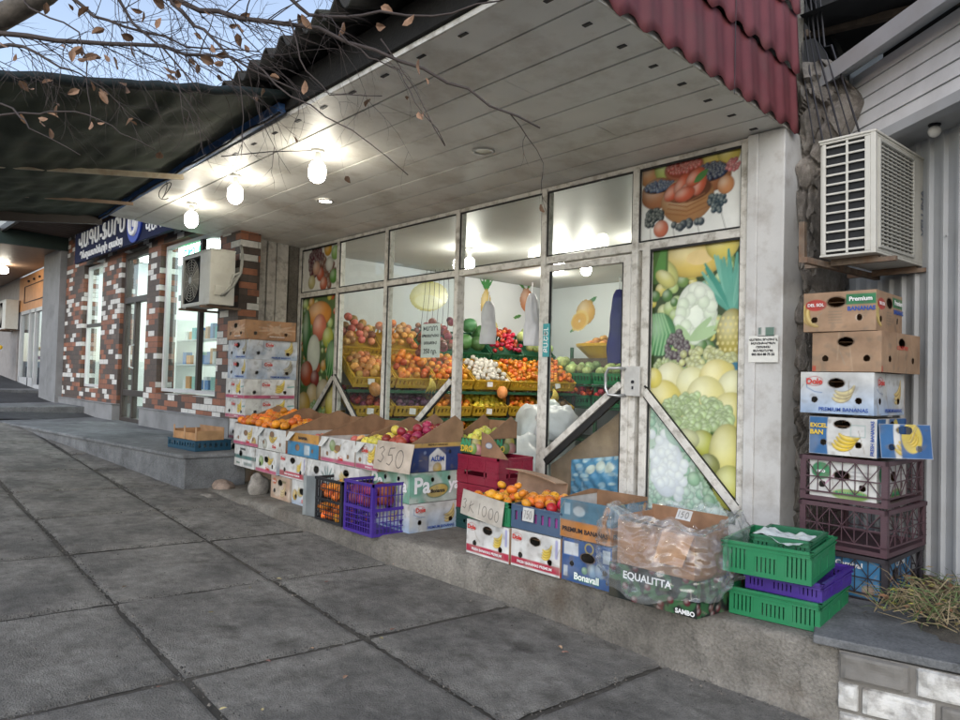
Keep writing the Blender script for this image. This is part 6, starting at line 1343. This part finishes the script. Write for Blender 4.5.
bs = thing('basket', 'round yellow rimmed basket of oranges high on the back shelf', 'basket', (-6.35, 8.15, 1.42))
b = MB(); b.lathe([(.25, 0), (.42, .16), (.43, .16), (.44, .2), (.41, .2)], 24); b.build('basket', P_yel, bs); b = MB(); b.box(-.4, .4, -.3, .3, -.36, -.005); b.build('stand', M_wood, bs)
for k in range(38):
    a = random.uniform(0, 6.28); q = .36*math.sqrt(random.random()); fruit('grapefruit', Vector((-6.35+q*math.cos(a), 8.15+q*math.sin(a)*.8, 1.60+.14*(1-q/.36))), .045, 'orange fruit heaped in the round basket on the back shelf', 'fruit in the round basket')
# bags, hanging things ------------------------------------------------
M_bagw = glassmat('clear_plastic_film', tint=(.96, .97, .98), haze=.22, rough=.12, ior=1.7)
M_bagc = mat('milky_bag', (.55, .60, .60), .3, .15, 8, .5, 9, spec=.6); M_bagb = mat('white_carrier_bag', (.62, .64, .68), .35, .08, 5, .5, 12)
def crumple(label, name, loc, sc, m, seed, cat='bag', amp=.28, n=26):
    b = MB(); b.ball((0, 0, 0), 1, n, n-8); vs = []
    for v in b.v:
        v = Vector(v); q = 1+amp*noise.noise(v*2.1+Vector((seed, 0, 0)))+amp*.5*abs(noise.noise(v*6+Vector((0, seed, 0)))); v = v*q; v = Vector((v.x*sc[0], v.y*sc[1], max(-.62, v.z)*sc[2])); vs.append(tuple(v))
    b.v = vs; o = b.build(name, m, smooth=True, loc=loc); return tag(o, label, cat)
crumple('big milky plastic bag of produce on the shop floor behind the door', 'plastic_bag', (-5.2, 5.6, .42), (.34, .3, .42), M_bagc, 1)
crumple('smaller white plastic bag slumped on the milky bag behind the door', 'plastic_bag', (-4.75, 5.35, .62), (.22, .2, .2), M_bagb, 4)
crumple('white plastic bag on the floor at the left of the door opening', 'plastic_bag', (-4.9, 5.0, .25), (.3, .25, .28), M_bagc, 8)
def carrier(label, loc, w_, h, seed, m=M_bagb):
    r = thing('carrier_bag', label, 'bag', loc, R(40)); b = MB()
    def fn(u, v):
        a = 2*PI*u; ww = w_*(.35+.65*min(1, (1-v)*2.2)**.6)*(.92+.08*math.sin(v*9)); return (ww/2*math.cos(a)*(1+.15*noise.noise(Vector((u*7, v*4, seed)))), .04*math.sin(a)*(1+.5*noise.noise(Vector((u*9, v*5, seed+3)))), -h*(1-v))
    b.grid(fn, 28, 16); b.build('bag', m, r, smooth=True); b = MB(); b.tube([(0, 0, -.01), (0, 0, .10)], .006, 5); b.build('hook', M_steel, r); return r
carrier('roll of white carrier bags hanging behind the fourth pane', (-5.16, 4.75, 1.84), .17, .42, 2)
carrier('white carrier bag hanging beside the door post', (-4.38, 4.55, 1.84), .15, .46, 6)
apn = carrier('dark blue cloth hanging behind the door glass near the handle', (-3.33, 4.42, 1.78), .17, .56, 9, mat('navy_cloth', (.03, .03, .16), .8, .2, 8, .3, 12))
def bananas3d(label, loc, n=4, s_=.16, rz=0):
    r = thing('banana_bunch', label, 'bananas', loc, R(rz)); m = mat('banana_skin', (.60, .45, .08), .5, .15, 12, dirt=(.12, .08, .03), dscale=20, damt=.4)
    for k in range(n):
        a = (k-(n-1)/2)*.32; b = MB(); pts = [(s_*.7*math.sin(a)*t+.0, -s_*.35*math.sin(PI*t)*math.cos(a), -s_*t) for t in np.linspace(0, 1, 8)]
        b.tube(pts, [.006, .012, .017, .019, .019, .017, .012, .005], 7); b.build('banana', m, r, smooth=True)
    b = MB(); b.tube([(0, 0, -.01), (0, 0, .03)], .012, 6); b.build('stalk', mat('stem_brown', (.08, .10, .03), .7), r)
bananas3d('bunch of bananas hanging at the lip of the top shelf nearer the window', tuple(A0+tv*.95+nv*.06+Vector((0, 0, 1.08))), 4, .18, TH)
bananas3d('bunch of bananas hanging at the far end of the top shelf lip', tuple(A0+tv*2.75+nv*.06+Vector((0, 0, .98))), 4, .18, TH)
for s_, z, lb_ in ((.25, .93, 'pomelo hanging from the top shelf lip near the window'), (1.95, .92, 'pomelo hanging from the middle of the top shelf lip')):
    o = fruit('grapefruit', A0+tv*s_+nv*.08+Vector((0, 0, z)), .075, lb_, None); o.scale = (.07, .07, .09)
nb_ = thing('net_string', 'black strings of red pomegranates hanging behind the third pane', 'hanging net', (-6.05, 4.75, 1.95))
b = MB()
for k in range(6): b.tube([(-.12+.05*k, .02*k, .3), (-.15+.06*k, .02*k, 0), (-.2+.08*k, .01*k, -.35)], .003, 4)
b.build('string', M_black, nb_)
for k in range(22):
    a = random.uniform(0, 6.28); fruit('pomegranate', Vector((-6.05+.26*math.cos(a)*random.random()**.5, 4.8+.13*math.sin(a), 1.40+.22*random.random()+.1*math.cos(a))), .045, 'red pomegranate hanging on the black strings behind the third pane', 'pomegranates on the black strings')
# price tags on the rack lips
for i in range(6):
    for z, tn in ((1.02, 'top'), (.68, 'middle'), (.40, 'lower')):
        if (i+int(z*10)) % 3 == 2: continue
        b = MB(); b.box(-.04, .04, -.002, 0, -.035, .035); o = b.build('price_tag', M_whiteink, rz=R(TH)); o.location = A0+tv*(.22+.525*i)+nv*.035+Vector((0, 0, z)); o.rotation_euler.y = R(random.uniform(-12, 12))
        tag(o, 'small white price tag on the %s shelf crate %s' % (tn, ordn[i]), 'price tag', 'white price tags on the rack crates')
# paper notice inside
nt_ = thing('paper_notice', 'white sheet with printed lines and 350 taped inside the third pane', 'notice', (-5.62, 4.28, 1.27)); c_ = Cv(.30, .33, .01, (.66, .68, .66)); b = MB(); b.canvas(c_, (0, 0, 0), (1, 0, 0), (0, 0, 1)); b.build('sheet', POSTER, nt_)
for t, s_, z in (('ԽԱՂՈՂ', .06, .28), ('ՍՊԱՍԱՐԿՈՒՄ', .036, .21), ('ԱՌԱՔՈՒՄ', .04, .14), ('350 դր.', .065, .06)): text(t, s_, M_black, (.15, -.001, z), (1, 0, 0), (0, 0, 1), nt_, bold=.001)
# cardboard and blue bag behind the lower door
cp = thing('cardboard_sheet', 'tan cardboard panel leaning inside the lower half of the door', 'cardboard', (-3.95, 4.32, 0), 0)
b = MB(); b.prism([(.05, 0, .0), (.95, .0, 0), (.95, .0, 1.04), (.62, .0, .78), (.05, 0, .40)], (0, .006, 0), col=(.42, .29, .20)); b.build('panel', PRINT, cp)
bp_ = thing('printed_bag', 'blue and white printed bag lying against the lower door glass', 'bag', (-3.62, 4.235, .17)); c_ = Cv(.52, .40, .008, (.10, .30, .52)); g2 = random.Random(5)
for _ in range(60): c_.ell(g2.uniform(0, .5), g2.uniform(0, .4), g2.uniform(.01, .04), g2.uniform(.01, .03), mixc((.05, .25, .5), (.55, .68, .72), g2.random()))
for x, y in ((.22, .30), (.3, .33), (.38, .31)): c_.ell(x, y, .04, .04, (.62, .66, .62))
b = MB(); H, W = c_.X.shape; P = np.stack([c_.X, .03-.05*np.sin(c_.X/.52*PI)*np.sin(c_.Y/.4*PI)+.01*np.sin(c_.X*60)*np.sin(c_.Y*45), c_.Y*(.75+.4*c_.X)], -1); idx = np.arange(H*W).reshape(H, W)
b.add(P.reshape(-1, 3).tolist(), np.stack([idx[:-1, :-1], idx[:-1, 1:], idx[1:, 1:], idx[1:, :-1]], -1).reshape(-1, 4).tolist(), 0, c_.a.reshape(-1, 3).tolist()); b.build('bag', POSTER, bp_, smooth=True); bp_.location.y = 4.21

# ================================================================ PLASTIC WRAPPED CARTON
wc = thing('wrapped_carton', 'large open brown carton in a torn clear plastic bag with a dark printed base', 'box', (-2.235, 2.93, .0), R(0))
b = MB(); W_, D_, H_ = .475, .36, .40
cF, TF = art('fruitdark', W_, .17, 'F', 3, .005); b.canvas(cF, (0, .0, 0), (1, .06, 0), (0, 0, 1)); cR, _ = art('fruitdark', D_, .17, 'R', 4, .006); b.canvas(cR, (W_, .028, 0), (.1, 1, 0), (0, 0, 1))
b.box(0, W_, D_, D_+.005, 0, .17, col=BRN); b.box(0, .005, .005, D_, 0, .17, col=BRN); b.build('base_tray', PRINT, wc)
put_texts(TF, (0, -.002, 0), (1, .06, 0), (0, 0, 1), wc)
b = MB(); col = (.42, .24, .14)
b.box(.02, W_-.02, .035, .041, .165, H_-.02, col=col); b.box(.02, W_-.02, D_-.03, D_-.024, .1, H_+.03, col=(.34, .19, .11)); b.box(.02, .026, .041, D_-.03, .1, H_, col=col); b.box(W_-.026, W_-.02, .041, D_-.03, .1, H_-.03, col=(.38, .22, .13))
b.add([(W_-.19, .03, H_-.03), (W_-.02, .03, H_-.03), (W_-.03, -.055, H_-.16), (W_-.18, -.06, H_-.16)], [(0, 1, 2, 3)], col=(.50, .27, .13))
b.add([(.026, .06, H_), (.2, .08, H_-.02), (.2, .28, H_-.08), (.026, .3, H_-.05)], [(0, 1, 2, 3)], col=(.36, .2, .12))
b.box(.03, W_-.03, .045, D_-.035, .22, .23, col=(.22, .12, .07))
b.build('carton', PRINT, wc)
M_film = glassmat('clear_wrap', tint=(.95, .96, .97), haze=.11, rough=.09, ior=1.7)
b = MB()
def film(u, v):
    a = 2*PI*u; c0, s0 = math.cos(a), math.sin(a); k = (abs(c0)**6+abs(s0)**6)**(-1/6)
    cx, cy = W_/2+.005, D_/2+.01; rx, ry = W_/2+.03, D_/2+.04; bell = .98+.17*math.sin(PI*min(1, v*1.05+.05))**.8+.03*v
    lo_ = .085+.05*math.sin(a+.6)+.02*math.sin(a*5); zz = lo_+v*(H_+.04-lo_)
    f = .035*noise.noise(Vector((c0*2.6, s0*2.6, v*3)))+.045*abs(noise.noise(Vector((c0*5+3, s0*5, v*6))))+.014*noise.noise(Vector((c0*18, s0*18, v*16)))
    if s0 < 0: f += .03*math.sin(v*PI)*(.5+.5*math.sin(a*3))
    return (cx+rx*c0*k*bell+f*c0, cy+ry*s0*k*bell+f*s0, zz+.03*noise.noise(Vector((c0*3, s0*3, 9)))*v+(.02*math.sin(a*2) if v > .9 else 0))
b.grid(film, 130, 60)
def top(u, v):
    p = Vector(film(u, 1)); c_ = Vector((W_/2, D_/2, H_-.10)); q = p.lerp(c_, v*.42); return (q.x, q.y, q.z-.05*v+.02*noise.noise(Vector((u*14, v*4, 2))))
b.grid(top, 110, 10)
b.build('plastic_wrap', M_film, wc, smooth=True)
hand_card('small white card marked 150 on the rim of the plastic wrapped carton', .085, .05, [place(d1, .12, .25, .1, .55), place(d5, .32, .2, .2, .6), place(d0, .6, .2, .24, .6)], (-1.92, 3.02, .425), -8, -25, wd=.003, curl=.001, col=(.68, .68, .67))
# plastic sheet on the upper green crate, cardboard trays
ps = MB(); ps.grid(lambda u, v: (-1.62+.22*u, 3.20+.22*v, .385+.012*math.sin(u*7+v*3)+.015*noise.noise(Vector((u*5, v*5, 1)))-.02*u), 24, 24); tag(ps.build('plastic_sheet', M_bagc, smooth=True), 'crumpled pale plastic sheet lying on top of the upper green crate', 'plastic sheet')
# fallen leaves and litter on the pavement
g = random.Random(21)
for i, (px, py) in enumerate(((400, 566), (279, 581), (327, 584), (393, 632), (381, 641), (312, 651), (268, 664), (159, 690), (223, 712), (262, 713), (125, 589), (58, 470), (72, 478), (250, 590), (211, 615), (565, 655), (560, 650), (345, 680))):
    d = Fw+Rt*((px-480)/FPX)-Up*((py-360)/FPX); t = (-.294-1.06)/(d.z+.055*d.x+.03*d.y); p = Vector((0, 0, 1.06))+d*t
    s_ = (.05 if i == 0 else g.uniform(.012, .022)); b = MB(); pts = [(-1, 0, 0), (-.4, -.45, .15), (.3, -.5, .3), (1, -.1, .1), (.4, .5, .25), (-.4, .4, .3), (0, 0, .05)]
    b.add([Vector(v)*s_ for v in pts], [(0, 1, 6), (1, 2, 6), (2, 3, 6), (3, 4, 6), (4, 5, 6), (5, 0, 6)])
    o = b.build('fallen_leaf', mat('pale_leaf', (.42, .28, .17), .7, .3, 30, objrand=2), loc=tuple(p+Vector((0, 0, .012))), rz=g.uniform(0, 6))
    tag(o, 'large curled pale leaf on the pavement below the platform edge' if i == 0 else 'small pale fallen leaf lying on the pavement slabs', 'leaf', None if i == 0 else 'small fallen leaves on the slabs')

# grit and small stones scattered over the pavement and along the kerb
def grit():
    b = MB(); g = random.Random(5)
    for i in range(3600):
        if i > 900 and i % 2: x = -.98*g.randint(1, 9)+g.gauss(0, .016); y = g.uniform(.2, 2.7)
        elif i > 900: x = g.uniform(-9, -.8); y = g.choice([1.1, 1.95])+g.gauss(0, .018)
        elif i % 2: x = g.uniform(-6.2, -1.2); y = edgey(x)-.03-abs(g.gauss(0, .10))
        else: x = g.uniform(-9, -.8); y = g.uniform(.4, 2.8)
        r = g.uniform(.002, .006 if i < 900 else .007)*(1.6 if g.random() < .05 else 1)
        z = gz(x, y)+.004
        z -= .004 if i > 900 else 0; b.add([(x-r, y, z), (x, y-r*.8, z), (x+r*1.1, y, z), (x, y+r, z), (x, y, z+r*.9)], [(0, 1, 4), (1, 2, 4), (2, 3, 4), (3, 0, 4)], mi=g.choice([0, 0, 1, 2]))
    tag(b.build('grit', [mat('grit_grey', (.10, .095, .085), .9), mat('grit_dark', (.05, .045, .04), .9), mat('grit_pale', (.17, .15, .125), .9)]), 'loose grit and crumbs scattered over the pavement slabs', 'grit', kind='stuff')
grit()
